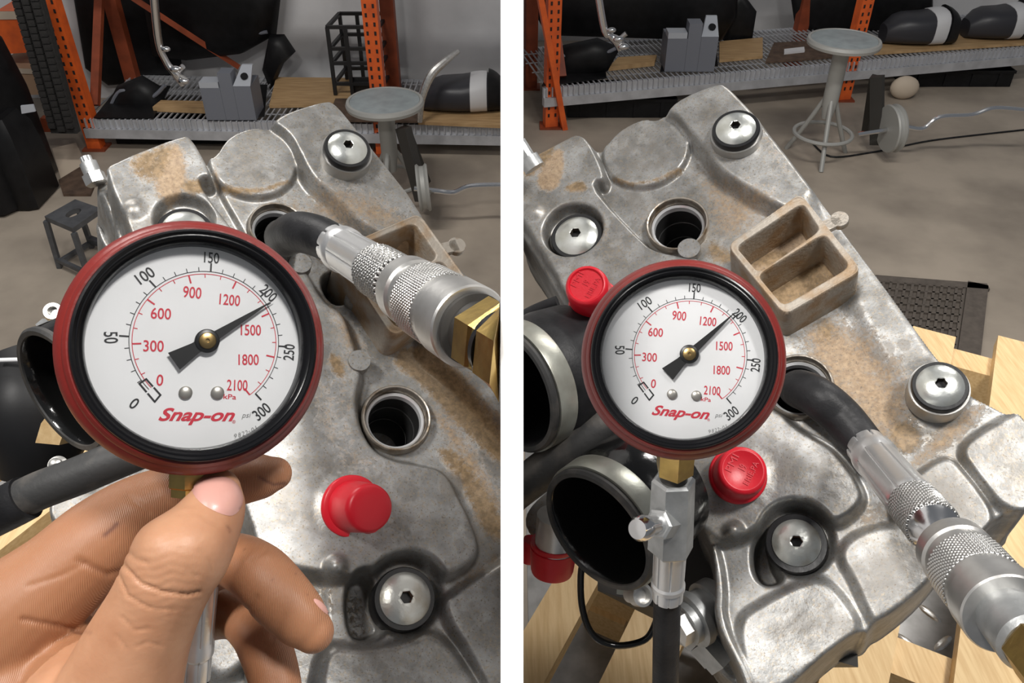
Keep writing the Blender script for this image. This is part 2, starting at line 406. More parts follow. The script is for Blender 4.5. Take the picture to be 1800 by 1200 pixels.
quadboard('darkening_sheet', [(165, 208), (270, 208), (300, 152), (212, 150)], zt, .006, 'black_plastic', 'added black sheet darkening the deck under the small tank shell, left rack', 'sheet')  # black sheets added to make the wire decks look darker
quadboard('darkening_sheet', [(385, 210), (465, 205), (470, 150), (400, 150)], zt, .006, 'black_plastic', 'added black sheet darkening the deck under the grey bin, left rack', 'sheet')
quadboard('darkening_sheet', [(952, 152), (1066, 138), (1060, 84), (985, 92)], zr, .006, 'black_plastic', 'added black sheet darkening the deck under the tank shell, right rack', 'sheet')
quadboard('darkening_sheet', [(1160, 126), (1262, 116), (1258, 76), (1170, 84)], zr, .004, 'black_plastic', 'added black sheet darkening the deck under the grey bin, right rack', 'sheet')
def filler(x0, x1, Y, h, label):  # black boxes added to deepen the shade under the racks
    a, b = onY(x0, 250, Y), onY(x1, 250, Y); t = thing('shade_filler', (a.x, Y, 0), label, 'filler')
    obj('body', MB().box((a.x, Y, .002), (b.x, Y + .35, h)), 'black_plastic', t, smooth=False)
    obj('rim', MB().box((a.x - .008, Y - .008, h - .02), (b.x + .008, Y + .358, h)), 'black_plastic', t, smooth=False)
    for k in range(4): 
        x = a.x + (b.x - a.x) * (k + .5) / 4; obj('rib', MB().box((x - .01, Y - .008, .01), (x + .01, Y, h - .02)), 'black_plastic', t, smooth=False)
filler(205, 395, 5.06, .07, 'low black crate added for the shade under the left rack')
filler(748, 870, 5.10, .07, 'low black crate added for the shade under right end of left rack')
filler(995, 1180, 5.48, .13, 'low black crate added for the shade under the right rack')
filler(1560, 1740, 6.05, .12, 'low black crate added for the shade below the right rack seats')
fairing_defs = True
# grey plastic bin with a tall middle column and a pale sloping pocket
def bin_(cx, by, z, h, label, side):
    p = onZ(cx, by, z + .002); t = thing('plastic_bin', p, label, 'bin'); k = h / .29
    def bx_(x0, x1, zz, y1=.2): return MB().box(tuple(p + Vector((x0*k, 0, 0))), tuple(p + Vector((x1*k, y1*k, zz*k))))
    obj('side_pocket', bx_(-.155, -.035, .20), 'grey_plastic', t, smooth=False)
    obj('column', bx_(-.034, .045, .29, .1), 'grey_plastic', t, smooth=False)
    r = obj('side_pocket', bx_(.046, .15, .21), 'grey_plastic', t, smooth=False)
    ps = obj('pocket_slope', MB().prism([p + Vector((.046*k, .0, .212*k)), p + Vector((.150*k, .0, .212*k)), p + Vector((.150*k, .12*k, .30*k)), p + Vector((.085*k, .12*k, .30*k))], (0, .02, 0)), 'grey_plastic_light', t, smooth=False)
    c = p + Vector((.112*k, .045*k, .255*k)); nn = Vector((0, -.6, .8))
    obj('slot_hole', MB().lathe(c, c + nn, [(0, .001), (.0, .022*k), (.008, .022*k)], 20, rf=lambda a, i, t_, r_: r_ * (1 if abs(math.sin(a)) < .5 else 1)), 'black_plastic', ps)
    obj('pocket_rim', MB().box(tuple(p + Vector((-.155*k, 0, .201*k))), tuple(p + Vector((-.04*k, .1*k, .235*k)))), 'grey_plastic_light', t, smooth=False)
bin_(408, 211, zt, .285, 'grey plastic bin with pale sloping pocket on the left rack', -1)
bin_(1212, 126, zr, .31, 'grey plastic bin with pale sloping pocket on the right rack', 1)
# chrome lever hanging from the upper beam
def lever(pts, Y, k, label):
    P = [onY(x, y, Y) for x, y in pts]; t = thing('chrome_lever', P[0], label, 'lever')
    obj('arm', MB().tube(P, [.024*k, .024*k, .021*k, .03*k, .018*k], 12), 'chrome', t)
    for a, b, r in ((1, 2, .02), (2, 3, .025), (3, 4, .026)):
        c = (P[a] + P[b]) * .5 + Vector((.03*k, -.02, 0)); obj('knob', MB().sphere(c, r*k, sc=(1.4, 1, .8)), 'chrome', t)
    e = P[3]; obj('stub', MB().tube([e, e + Vector((.055*k, -.01, .05*k))], [.012*k, .016*k], 10), 'chrome', t)
    obj('stub', MB().tube([e, e + Vector((.06*k, -.02, -.035*k))], [.014*k, .02*k], 10), 'steel', t)
lever([(262, -120), (277, 60), (292, 108), (310, 130), (322, 150)], 4.80, .95, 'chrome lever with round knobs hanging in front of the left rack')
lever([(1030, -160), (1060, 40), (1072, 62), (1084, 72), (1090, 88)], 5.28, 1.0, 'chrome lever with round knobs hanging in front of the right rack')
# black cage frame
def cage(x0, x1, yb, h, z, label):
    a, b = onZ(x0, yb, z + .002), onZ(x1, yb, z + .002); t = thing('cage_frame', a, label, 'frame'); dx = b - a; dy = Vector((.03, .28, 0))
    P = lambda u, v, zz: a + dx * u + dy * v + Vector((0, 0, zz))
    for u in (0, .35, 1):
        for v in (0, 1): obj('post', MB().bar(P(u, v, 0), P(u, v, h), .022), 'black_paint', t, smooth=False)
    for zz in (.07, .2, .29, h):
        for v in (0, 1): obj('rail', MB().bar(P(0, v, zz), P(1, v, zz), .02), 'black_paint', t, smooth=False)
        for u in (0, 1): obj('rail', MB().bar(P(u, 0, zz), P(u, 1, zz), .02), 'black_paint', t, smooth=False)
    obj('mesh_panel', MB().box(tuple(P(.36, .1, .0)), tuple(P(.98, .13, .1))), 'black_paint', t, smooth=False)
cage(590, 676, 166, .42, zt + .02, 'black metal cage frame standing on plywood beside orange upright')
# motorcycle seats
def seat(cx, by, z, L, h, label, grp=None, yaw=0):
    p = onZ(cx, by, z + .022); t = thing('motorcycle_seat', p, label, 'seat', grp)
    e = Vector((math.cos(yaw), math.sin(yaw), 0)); f = Vector((-e.y, e.x, 0))
    def sec(u0, u1, kx, lift, gr):
        rr = []
        for i in range(9):
            u = u0 + (u1 - u0) * i / 8; s = math.sin(math.pi * min(max((u + .08) / 1.16, 0), 1)) ** .45
            hh = h * s * (1 - .28 * math.sin(math.pi * u) ** 2 + .25 * u); ww = .15 * s
            rr.append([p + e * ((u - .5) * L) + f * (.16 + (ww + gr) * math.copysign(abs(math.cos(a)) ** .7, math.cos(a))) + Vector((0, 0, max(0, hh / 2 + (hh / 2 + gr) * math.copysign(abs(math.sin(a)) ** .7, math.sin(a)) + lift)))
                       for a in [2 * math.pi * j / 20 for j in range(20)]])
        return MB().rings(rr)
    obj('cushion', sec(0, 1, 1, 0, 0), 'seat_vinyl', t)
    obj('white_panel', sec(.60, .80, 1, 0, .004), 'seat_white', t)
    obj('rear_hump', sec(.82, .99, 1, .01, .012), 'black_plastic', t)
seat(812, 206, zt, .50, .22, 'black motorcycle seat with white band behind the bent bracket, left rack')
seat(1625, 86, zr, .50, .24, 'black motorcycle seat with white band right of the stool, right rack')
seat(1765, 76, zr, .46, .24, 'black motorcycle seat at the right end of the right rack')
o = obj('bent_bracket', MB().tube([onY(x, y, yy) for x, y, yy in ((738, 214, 4.83), (742, 172, 4.83), (758, 132, 4.86), (782, 108, 4.9), (806, 90, 4.95))], [.016, .022, .026, .022, .014], 10), 'steel')
tag(o, 'bent dull metal bracket standing in front of the black seat', 'bracket')
# black plastic parts
def fairing(pts, Y, th, label, lip=None):
    P = [onY(x, y, Y) for x, y in pts]; t = thing('plastic_fairing', P[0], label, 'fairing')
    c = sum(P, Vector()) / len(P)
    mb = MB(); n = len(P)
    mb.rings([P, [c + (q - c) * .93 + Vector((0, -th * .6, 0)) for q in P], [c + (q - c) * .6 + Vector((0, -th, 0)) for q in P]])
    obj('shell', mb, 'black_plastic', t, angle=50)
    if lip: obj('lip', MB().tube([onY(x, y, Y - th * .7) for x, y in lip], .012, 8), 'grey_plastic', t)
fairing([(240, -60), (500, -60), (486, 60), (430, 92), (330, 104), (268, 96)], 5.66, .12, 'large black plastic fairing leaning at the back of the left rack', [(330, 72), (400, 66), (470, 56)])
fairing([(178, 206), (206, 150), (250, 132), (280, 150), (300, 196), (296, 208)], 5.25, .10, 'small black plastic tank shell on the left end of the left rack', [(190, 200), (212, 160), (262, 172), (290, 150)])
fairing([(120, -60), (300, -60), (320, 120), (310, 142), (190, 150), (150, 120)], 5.76, .04, 'tall black backing sheet added for darkness at the left end of left rack')  # dark backing added to cover the bright wall
fairing([(478, 160), (500, 110), (520, 90), (500, 60), (474, 60), (462, 120)], 5.6, .08, 'narrow black plastic panel right of the grey bin, left rack')
fairing([(955, 140), (985, 80), (1050, 66), (1090, 84), (1070, 120), (1010, 140)], 5.62, .10, 'black plastic tank shell on the left end of the right rack', [(985, 96), (1030, 106), (1085, 84)])
fairing([(905, -40), (1300, -60), (1295, 30), (1270, 70), (960, 60)], 6.15, .12, 'large black plastic fairing at the back of the right rack')
fairing([(1385, -40), (1640, -60), (1640, 44), (1560, 60), (1400, 66)], 6.55, .10, 'black plastic fairing behind the round stool, right rack')
fairing([(1270, 74), (1276, 10), (1300, -20), (1330, 20), (1322, 70)], 6.25, .05, 'dark upright panel beside the grey bin, right rack')
# knobbly strip, boxes and machine at the far left
t = thing('tyre_strip', onY(104, 215, 4.62), 'dark knobbly tyre strip leaning beside the orange upright', 'tyre')
a, b = onY(40, -40, 4.75), onY(116, 232, 4.70)
obj('strip', MB().bar(a, b, .15, .05, up=(0, -1, 0)), 'tread', t, smooth=False)
d = (b - a); base = None
for i in range(22):
    for s in (-.05, 0, .05):
        c = a + d * ((i + .5 + (.5 if s == 0 else 0)) / 23) + Vector((s, -.034, 0))
        if base is None: base = obj('knob', MB().box(tuple(c - Vector((.019, .014, .016))), tuple(c + Vector((.019, .014, .016)))), 'tread', t, smooth=False); c0 = c; l0 = Vector(WLOC[base.name])
        else: share(base, 'knob', t, l0 + c - c0)
def carton(px, Y, dpt, m, label, cat='box'):
    P = [onY(x, y, Y) for x, y in px]; t = thing('storage_box', P[0], label, cat)
    obj('body', MB().prism(P, (0, dpt, 0)), m, t, smooth=False)
    lid = [q + Vector((0, -.006, 0)) for q in P]; c = sum(lid, Vector()) / len(lid)
    obj('lid_edge', MB().prism([lid[0], lid[1], lid[1] + (lid[2] - lid[1]) * .18, lid[0] + (lid[3] - lid[0]) * .18], (0, .01, 0)), 'paper_tan', t, smooth=False)
carton([(-8, 20), (48, 20), (56, 92), (-8, 96)], 5.3, .3, 'orange', 'orange storage box, uppermost at the far left')
carton([(-10, 118), (72, 122), (84, 166), (-8, 168)], 5.28, .3, 'cardboard', 'brown cardboard box below the orange box at far left')
tag(obj('orange_beam', MB().prism([onY(x, y, 4.95) for x, y in ((70, 208), (128, 212), (130, 232), (74, 232))], (0, .05, 0)), 'orange_dark', smooth=False), 'short dark orange beam left of the rack upright', 'beam')
p = onZ(40, 350, 0); t = thing('covered_machine', p, 'black covered workshop machine at the far left edge', 'machine')
def lump(c, sx, sy, sz, m, nm): 
    return obj(nm, MB().lathe(c, c + Vector((0, 0, 1)), [(0, .9), (.02, 1.0), (sz * .55, .98), (sz * .85, .86), (sz, .60)], 24, up=(0, 1, 0),
        rf=lambda a, i, t_, r: r * min(sx / max(abs(math.sin(a)), 1e-3), sy / max(abs(math.cos(a)), 1e-3)) * .96), m, t, angle=40)
lump(p + Vector((-.18, .10, 0)), .34, .25, .92, 'black_plastic', 'cover'); lump(p + Vector((.02, .0, 0)), .16, .14, .5, 'black_plastic', 'side_bag')
obj('badge', MB().prism([onY(x, y, p.y - .155) for x, y in ((36, 186), (58, 184), (62, 196), (38, 200))], (0, .01, 0)), 'grey_plastic_light', t, smooth=False)
quadboard('cardboard_sheet', [(92, 262), (134, 252), (152, 290), (108, 318)], .001, .006, 'paper_tan', 'pale cardboard sheet lying on the floor by the orange upright', 'cardboard')
quadboard('floor_cloth', [(104, 320), (150, 292), (172, 316), (160, 345), (112, 345)], .001, .015, 'rust_brown', 'brown cloth lying on the floor by the covered machine', 'cloth')
# steel step stool with a hole in its top
q = [onZ(x, y, .285) for x, y in ((78, 380), (127, 401), (178, 366), (132, 350))]; c = sum(q, Vector()) / 4
t = thing('step_stool', (c.x, c.y, 0), 'low grey steel step stool with a hole in its top', 'stool')
inner = []; outer = []
for i in range(32):
    u = i / 32 * 4; k = int(u); fr = u - k; outer.append(q[k].lerp(q[(k+1) % 4], fr))
e1 = (q[1] - q[0] + q[2] - q[3]) / 4; e2 = (q[3] - q[0] + q[2] - q[1]) / 4
inner = [c + e1 * .30 * math.cos(2*math.pi*(i/32) + math.pi*1.25) * 1.0 + e2 * .45 * math.sin(2*math.pi*(i/32) + math.pi*1.25) for i in range(32)]
dn = Vector((0, 0, -.025))
mb = MB(); mb.rings([inner, outer, [p_ + dn for p_ in outer], [p_ + dn for p_ in inner], inner], False, False)
obj('top_plate', mb, 'step_steel', t, smooth=False)
ft = [Vector((p_.x, p_.y, 0)) + (Vector((p_.x, p_.y, 0)) - Vector((c.x, c.y, 0))) * .12 for p_ in q]
for a, b in zip(q, ft): obj('leg', MB().bar(a + dn, b, .022), 'step_steel', t, smooth=False)
for i in range(4): obj('stretcher', MB().bar(ft[i] + Vector((0,0,.03 if i % 2 else .05)), ft[(i+1) % 4] + Vector((0,0,.03 if i % 2 else .05)), .02 if i != 2 else .03), 'step_steel', t, smooth=False)
# round stools with tubular legs and foot ring
def stool(cx, cy, z, r, label, side):
    c = onZ(cx, cy, z); t = thing('round_stool', (c.x, c.y, 0), label, 'stool')
    s = obj('seat', MB().lathe(c - Vector((0,0,.035)), c, [(0, r*.9), (.002, r*.98), (.018, r), (.034, r*.97), (.036, r*.90), (.031, r*.89), (.031, .001)], 40, up=(0,1,0)), 'stool_grey', t)
    obj('pad', MB().lathe(c - Vector((0,0,.006)), c, [(0, .01), (0, r*.885), (.004, r*.885), (.005, r*.86), (.005, .001)], 40, up=(0,1,0)), 'stool_top', s)
    b = Vector((c.x, c.y, 0)); hub = z * .52
    obj('spindle', MB().lathe(b + Vector((0,0,hub - .12)), c, [(0, .03), (.1, .045), (z-.035-hub+.12, .045)], 16, up=(0,1,0)), 'stool_grey', t)
    rg = z * .22
    for k in range(3):
        an = R(-100 + 120 * k); f = Vector((math.cos(an), math.sin(an), 0))
        obj('leg', MB().tube([b + f*.03 + Vector((0,0,hub)), b + f*r*.55 + Vector((0,0,hub*.5)), b + f*r*1.0], .014, 10), 'stool_grey', t)
    obj('foot_ring', MB().tube([b + Vector((math.cos(a)*r*.82, math.sin(a)*r*.82, rg)) for a in [R(i*15) for i in range(25)]], .012, 8, 2), 'stool_grey', t)
stool(676, 176, .58, .205, 'round grey metal stool in front of the left rack', -1)
stool(1485, 68, .72, .205, 'round grey metal stool in front of the right rack', 1)
# axle stands: disc, bent chrome rod and dark prop
def axle(px, disc, rpx, Y, label, side):
    P = [onY(x, y, Y) for x, y in px]; c = onY(*disc, Y); t = thing('axle', (c.x, c.y, 0), label, 'axle'); r = rpx * S(c)
    obj('rod', MB().tube(P, .014, 10), 'chrome', t, side=side)
    dd = Vector((1, .12, .05)).normalized()
    obj('disc', MB().lathe(c - dd*.03, c + dd, [(0, r*.3), (.0, r*.96), (.01, r), (.02, r*.9), (.04, r*.9), (.05, r), (.06, r*.96), (.06, r*.3)], 32), 'stool_grey', t)
    obj('prop', MB().bar(c + Vector((-.02, .10, -r)), c + Vector((-.10, .16, .26)), .05, .07), 'iron_dark', t, smooth=False)
    obj('prop', MB().bar(c + Vector((-.02, .3, -r)), c + Vector((-.10, .20, .24)), .04, .05), 'iron_dark', t, smooth=False)
axle([(1508, 236), (1568, 227), (1590, 223), (1622, 226), (1652, 206), (1708, 202), (1750, 190), (1820, 196)], (1568, 226), 42, 4.82, 'bent chrome axle rod with grey disc beside the right stool', 1)
axle([(728, 331), (745, 333), (770, 336), (798, 338), (828, 327), (893, 325)], (744, 330), 42, 4.0, 'bent chrome axle rod with grey disc beside the left stool', -1)
tag(obj('floor_cable', MB().tube([onZ(x, y, .006) for x, y in ((1425, 248), (1460, 275), (1530, 268), (1580, 258), (1650, 245), (1800, 228))], .006, 8), 'rubber'), 'thin black cable lying on the floor behind the axle', 'cable')
tag(obj('tan_sack', MB().sphere(onZ(1598, 168, .06) + Vector((0, .1, .02)), .10, sc=(1, .6, .8)), 'paper_tan'), 'small tan sack on the floor under the right rack', 'sack')
# perforated rubber mat
mq = [onZ(x, y, .0) for x, y in ((1480, 484), (1736, 504), (1720, 640), (1440, 616))]
t = thing('rubber_mat', mq[3], 'brown perforated rubber mat on the floor behind the right engine', 'mat')
def mp(u, v, z): return (mq[3].lerp(mq[2], u)).lerp(mq[0].lerp(mq[1], u), v) + Vector((0, 0, z))
obj('base', MB().prism([mp(0,0,.001), mp(1,0,.001), mp(1,1,.001), mp(0,1,.001)], (0,0,.004)), 'mat_rubber', t, smooth=False)
NU, NV = 17, 9
for i in range(NU + 1): obj('rib', MB().bar(mp(i/NU*.84, .08, .010), mp(i/NU*.84, .92, .010), .012, .012), 'mat_rubber', t, smooth=False)
for j in range(NV + 1): obj('rib', MB().bar(mp(0, .08 + .84*j/NV, .010), mp(.84, .08 + .84*j/NV, .010), .010, .012), 'mat_rubber', t, smooth=False)
obj('border', MB().bar(mp(.93, 0, .010), mp(.93, 1, .010), .09, .014), 'mat_rubber', t, smooth=False)
obj('border', MB().bar(mp(0, .965, .010), mp(1, .965, .010), .05, .014), 'mat_rubber', t, smooth=False)
# ================================================================== lifts and pallets under the engines
PZ = 1.50; YAW = R(28); pd = Vector((math.sin(YAW), math.cos(YAW), 0)); pq = Vector((math.cos(YAW), -math.sin(YAW), 0))
def lift(sgn, label):
    x0, x1 = sorted((sgn * .02, sgn * .85)); t = thing('work_lift', (sgn*.4, .7, 0), label, 'lift')
    obj('platform', MB().box((x0, .02, PZ - .175), (x1, 1.15, PZ - .155)), 'plate_steel', t, smooth=False)
    for x in (x0 + .05, x1 - .05):
        for y in (.08, 1.08): obj('leg', MB().box((x - .03, y - .03, 0), (x + .03, y + .03, PZ - .175)), 'iron_dark', t, smooth=False)
    return t
lr = lift(1, 'steel work lift with diamond plate top under the right pallet'); ll = lift(-1, 'steel work lift with diamond plate top under the left pallet')
base = None
for i, j in [(i, j) for i in range(7) for j in range(7)]:                  # raised lozenges of the plate
    c = onZ(1596, 1130, PZ - .155) + Vector(((i - 3) * .042, (j - 3) * .042, 0)); an = R(35 if (i + j) % 2 else -55)
    if base is None:
        e = Vector((math.cos(0), 0, 0)); f = Vector((0, 1, 0))
        rr = [[c + e * (.017*math.cos(a)*k) + f * (.0055*math.sin(a)*k) + Vector((0, 0, z)) for a in [2*math.pi*q_/12 for q_ in range(12)]] for k, z in ((1, 0), (.8, .002), (.3, .0028))]
        base = obj('lozenge', MB().rings(rr), 'steel', lr); base.rotation_euler = (0, 0, an)
    else: share(base, 'lozenge', lr, c, (0, 0, an))
def qcoord(px, py): return onZ(px, py, PZ).dot(pq)
def pallet(edges, s0, s1, label, strs, side):
    c = pq * edges[0][0] + pd * s0; t = thing('pallet', (c.x, c.y, PZ - .155), label, 'pallet')
    for a, b, u0, u1 in edges:
        cut = lambda q_: max(u0, (GAP + .004 - q_*math.cos(YAW)) / math.sin(YAW)) if side > 0 else u0
        end = lambda q_: min(u1, (-GAP - .004 - q_*math.cos(YAW)) / math.sin(YAW)) if side < 0 else u1
        P = [pq*a + pd*cut(a), pq*b + pd*cut(b), pq*b + pd*end(b), pq*a + pd*end(a)]
        obj('plank', MB().prism([p + Vector((0,0,PZ-.02)) for p in P], (0,0,.02)), 'pine', t, smooth=False, side=side)
    for s in strs:
        a, b = min(e[0] for e in edges), max(e[1] for e in edges)
        obj('stringer', MB().bar(pq*a + pd*s + Vector((0,0,PZ-.07)), pq*b + pd*s + Vector((0,0,PZ-.07)), .045, .10), 'pine', t, smooth=False, side=side)
        for q_ in (a + .04, (a + b) / 2, b - .04):
            obj('bottom_block', MB().bar(pq*q_ + pd*(s-.03) + Vector((0,0,PZ-.136)), pq*q_ + pd*(s+.03) + Vector((0,0,PZ-.136)), .05, .037), 'pine', t, smooth=False, side=side)
    return t
Q = qcoord
sC = lambda px, py: onZ(px, py, PZ).dot(pd)
eds = [(Q(925, 1100), Q(1010, 1100), .10, 1.02), (Q(1092, 1120), Q(1205, 1120), .08, 1.02), (Q(1300, 1120), Q(1390, 1120), .08, .9), (Q(1452, 1150), Q(1572, 1150), .05, 1.195), (Q(1738, 720), Q(1738, 720) + .075, -.1, sC(1750, 588))]
print('pallet edges', [(round(a,3), round(b,3)) for a, b, _, _ in eds])
pallet(eds, .1, 1.0, 'light pine pallet under the right engine', (.16, .62, sC(1690, 610)), 1)
Q0 = Q(34, 700)
eds = [(Q0 - .10 + i * .115, Q0 - .10 + i * .115 + .075, -.15 + .0*i, .55) for i in range(5)]
pallet(eds, .0, .9, 'light pine pallet under the left engine', (.05, .5), -1)
# ================================================================== castings as relief meshes
def chaikin(P, n):
    for _ in range(n):
        Q = []
        for i in range(len(P)):
            a, b = P[i], P[(i+1) % len(P)]
            Q += [(.75*a[0]+.25*b[0], .75*a[1]+.25*b[1]), (.25*a[0]+.75*b[0], .25*a[1]+.75*b[1])]
        P = Q
    return P
def rounded(P, k):
    Q = []
    for i in range(len(P)):
        a, b, c = P[i-1], P[i], P[(i+1) % len(P)]
        Q += [(b[0]+(a[0]-b[0])*k, b[1]+(a[1]-b[1])*k), b, (b[0]+(c[0]-b[0])*k, b[1]+(c[1]-b[1])*k)]
    return Q
def sd_poly(X, Y, V):
    V = np.array(V); d = np.full(X.shape, 1e9); sgn = np.ones(X.shape)
    for i in range(len(V)):
        a, b = V[i], V[i-1]; ex, ey = b - a; wx, wy = X - a[0], Y - a[1]
        k = np.clip((wx*ex + wy*ey) / max(ex*ex + ey*ey, 1e-18), 0, 1)
        d = np.minimum(d, (wx - ex*k)**2 + (wy - ey*k)**2)
        c1, c2, c3 = Y >= a[1], Y < b[1], ex*wy > ey*wx
        sgn = np.where((c1 & c2 & c3) | (~c1 & ~c2 & ~c3), -sgn, sgn)
    return sgn * np.sqrt(d)
def smooth(t): t = np.clip(t, 0, 1); return t*t*(3 - 2*t)
def relief(name, fr, outline, ops, grime_shade, res, mat_, parent, side, floor_h=-.07, edge=.006, oh=.006, base=0.0, jit=.00007):
    out = chaikin([fr.loc(x, y, oh) for x, y in outline], 2)
    o = np.array(out); lo, hi = o.min(0) - edge*1.5, o.max(0) + edge*1.5
    xs = np.arange(lo[0], hi[0], res); ys = np.arange(lo[1], hi[1], res); X, Y = np.meshgrid(xs, ys)
    H = np.full(X.shape, base)
    def region(V, m):
        V = np.array(V); i0, i1 = np.searchsorted(ys, [V[:,1].min()-m, V[:,1].max()+m]); j0, j1 = np.searchsorted(xs, [V[:,0].min()-m, V[:,0].max()+m])
        return slice(i0, i1), slice(j0, j1)
    def shape(op):
        if op[0] == 'p':
            _, P, h, w = op[:4]; k = op[4] if len(op) > 4 else 2; hl = op[5] if len(op) > 5 else (h if h > -.008 else .004)
            P = [fr.loc(x, y, hl) for x, y in P]
            V = chaikin(rounded(P, .24), 3) if k == 9 else chaikin(P, k)
        else:
            _, c, rp, h, w = op[:5]; hl = h if h > -.03 else .005; cx, cy = fr.loc(*c, hl); r = rp * S(fr.w(cx, cy, hl))
            V = [(cx + r*math.cos(a), cy + r*math.sin(a)) for a in [2*math.pi*i/40 for i in range(40)]]
        return V, h, w
    for op in ops:
        if op[0] == 'dome':
            _, c, rp, dh = op; cx, cy = fr.loc(*c, 0.01); r = rp * S(fr.w(cx, cy, .01))
            q = np.sqrt((X-cx)**2 + (Y-cy)**2) / r; H += dh * smooth(1.15 - q); continue
        V, h, w = shape(op); w = max(w*.62, res*2.2); sl = region(V, w)
        if X[sl].size == 0: continue
        k = smooth(.5 - sd_poly(X[sl], Y[sl], V) / w)
        H[sl] = H[sl]*(1-k) + h*k
    for _ in range(2):
        G = H.copy(); G[1:-1,1:-1] = (H[1:-1,1:-1]*4 + H[:-2,1:-1] + H[2:,1:-1] + H[1:-1,:-2] + H[1:-1,2:]) / 8; H = G
    H += jit * (np.sin(X*310 + 3*np.sin(Y*140)) * np.sin(Y*270 + 2*np.sin(X*190)))
    sd = sd_poly(X, Y, out); k = smooth(.5 - sd / edge)
    H = H*k + floor_h*(1-k)
    gy, gx = np.gradient(sd, res); gl = np.hypot(gx, gy) + 1e-9; ex_ = np.clip(sd - edge*.5, 0, None)
    inside = sd < edge*.5; X = X - ex_*gx/gl; Y = Y - ex_*gy/gl             # the rim of the skirt follows the outline
    GR = np.zeros(X.shape + (4,)); GR[..., 3] = 1
    for g in grime_shade:
        ch, P, soft, st = g
        V = chaikin([fr.loc(x, y, .004) for x, y in P], 2); sl = region(V, soft)
        if X[sl].size == 0: continue
        kk = smooth(.5 - sd_poly(X[sl], Y[sl], V) / soft) * st
        GR[sl + (ch,)] = np.maximum(GR[sl + (ch,)], kk)
    P = fr.world(np.stack([X.ravel(), Y.ravel(), H.ravel()], 1))
    ny, nx = X.shape; idx = np.arange(nx*ny).reshape(ny, nx)
    quads = np.stack([idx[:-1,:-1], idx[:-1,1:], idx[1:,1:], idx[1:,:-1]], -1).reshape(-1, 4)
    ok = (ex_.ravel() < res*1.5); ins = inside.ravel()
    if base < floor_h + .001: ok &= H.ravel() > floor_h + .0005 + (base - floor_h)
    if side: ok &= (P[:,0]*side > GAP)
    quads = quads[ok[quads].all(1) & ins[quads].any(1)]
    used = np.unique(quads); remap = -np.ones(nx*ny, int); remap[used] = np.arange(len(used))
    Pv = P[used]; loc = np.array([(Pv[:,0].min()+Pv[:,0].max())/2, (Pv[:,1].min()+Pv[:,1].max())/2, Pv[:,2].min()])
    me = bpy.data.meshes.new(name); nq = len(quads)
    me.vertices.add(len(used)); me.vertices.foreach_set('co', (Pv - loc).ravel())
    me.loops.add(nq*4); me.loops.foreach_set('vertex_index', remap[quads].ravel())
    me.polygons.add(nq); me.polygons.foreach_set('loop_start', np.arange(0, nq*4, 4)); me.polygons.foreach_set('loop_total', np.full(nq, 4))
    me.update(calc_edges=True); me.validate()
    ca = me.color_attributes.new('grime_shade', 'FLOAT_COLOR', 'POINT'); ca.data.foreach_set('color', GR.reshape(-1, 4)[used].ravel())
    return link_mesh(name, me, mat_, parent, loc, True, 0)
# ------------------------------------------------------------------ fittings on the castings
def cover_bolt(fr, c, rp, h, parent, side, gp=1.18, ring=1.28, gh=.007, rust=False, lean=(0, 0)):
    p = fr.pw(*c, h); r = rp * S(p); n = (fr.n + fr.ex*lean[0] + fr.ey*lean[1]).normalized(); gp *= 1.05; ring *= 1.05
    hx = lambda a: .92 / math.cos((a % R(60)) - R(30))
    t = r * .24
    prof = [(-.012, r*.93), (-.0042, r*.97), (-.003, r), (-.002, r*.985), (-.0002, r*.82), (.0009, r*.58), (.0015, r*.36), (.0017, t*1.12), (.0015, t), (-.004, t*.98), (-.004, .0002)]
    rf = lambda a, i, z, q: q * (hx(a) if i in (8, 9) else 1)
    b = obj('cover_bolt', MB().lathe(p, p + n, prof[:9], 48, rf=rf, cap1=False), 'bolt_rust' if rust else 'bolt_zinc', parent, side=side, angle=30)
    obj('hex_socket', MB().lathe(p, p + n, [(.0015, t*.999), (-.004, t*.98), (-.0042, .0002)], 48, rf=lambda a, i, z, q: q * (hx(a) if i < 2 else 1), cap0=False), 'socket_rust' if rust else 'socket', b, side=side, fix=False)
    g = r * gp
    obj('grommet', MB().lathe(p - n*gh, p + n, [(-.010, r*.85), (-.010, g), (gh*.1, g), (gh*.5, g*.985), (gh*.65, g*.95), (gh*.65, r*.8)], 40), 'grommet', b, side=side)
    if ring:
        q = r * ring
        obj('washer_ring', MB().lathe(p - n*(gh+.004), p + n, [(-.008, q), (.003, q), (.0042, q*.985), (.0042, g*1.0), (-.004, g*.97)], 40, cap0=False, cap1=False), 'washer', b, side=side)
    return b
def plug_well(fr, c, rp, h, parent, side):
    p = fr.pw(*c, h); r = rp * S(p); n = fr.n
    b = obj('plug_well', MB().lathe(p, p + n, [(-.02, r), (-.002, r), (-.0005, r*.985), (0, r*.96), (-.0003, r*.92), (-.0015, r*.895), (-.006, r*.87), (-.011, r*.86)], 56, cap0=False, cap1=False), 'rim_metal', parent, side=side)
    obj('seal_ring', MB().lathe(p - n*.0062, p + n, [(-.001, r*.862), (.0003, r*.855), (.0008, r*.82), (-.0002, r*.765), (-.004, r*.75)], 56, cap0=False, cap1=False), 'seal', b, side=side)
    obj('well_bore', MB().lathe(p - n*.0095, p + n, [(0, r*.757), (-.014, r*.745), (-.0145, r*.72), (-.03, r*.715), (-.031, r*.68), (-.06, r*.67), (-.061, .0005)], 56, cap0=False), 'well_dark', b, side=side)
    obj('bore_ring', MB().lathe(p - n*.0400, p + n, [(0, r*.675), (.001, r*.66), (0, r*.645)], 48, cap0=False, cap1=False), 'steel', b, side=side)
    return b
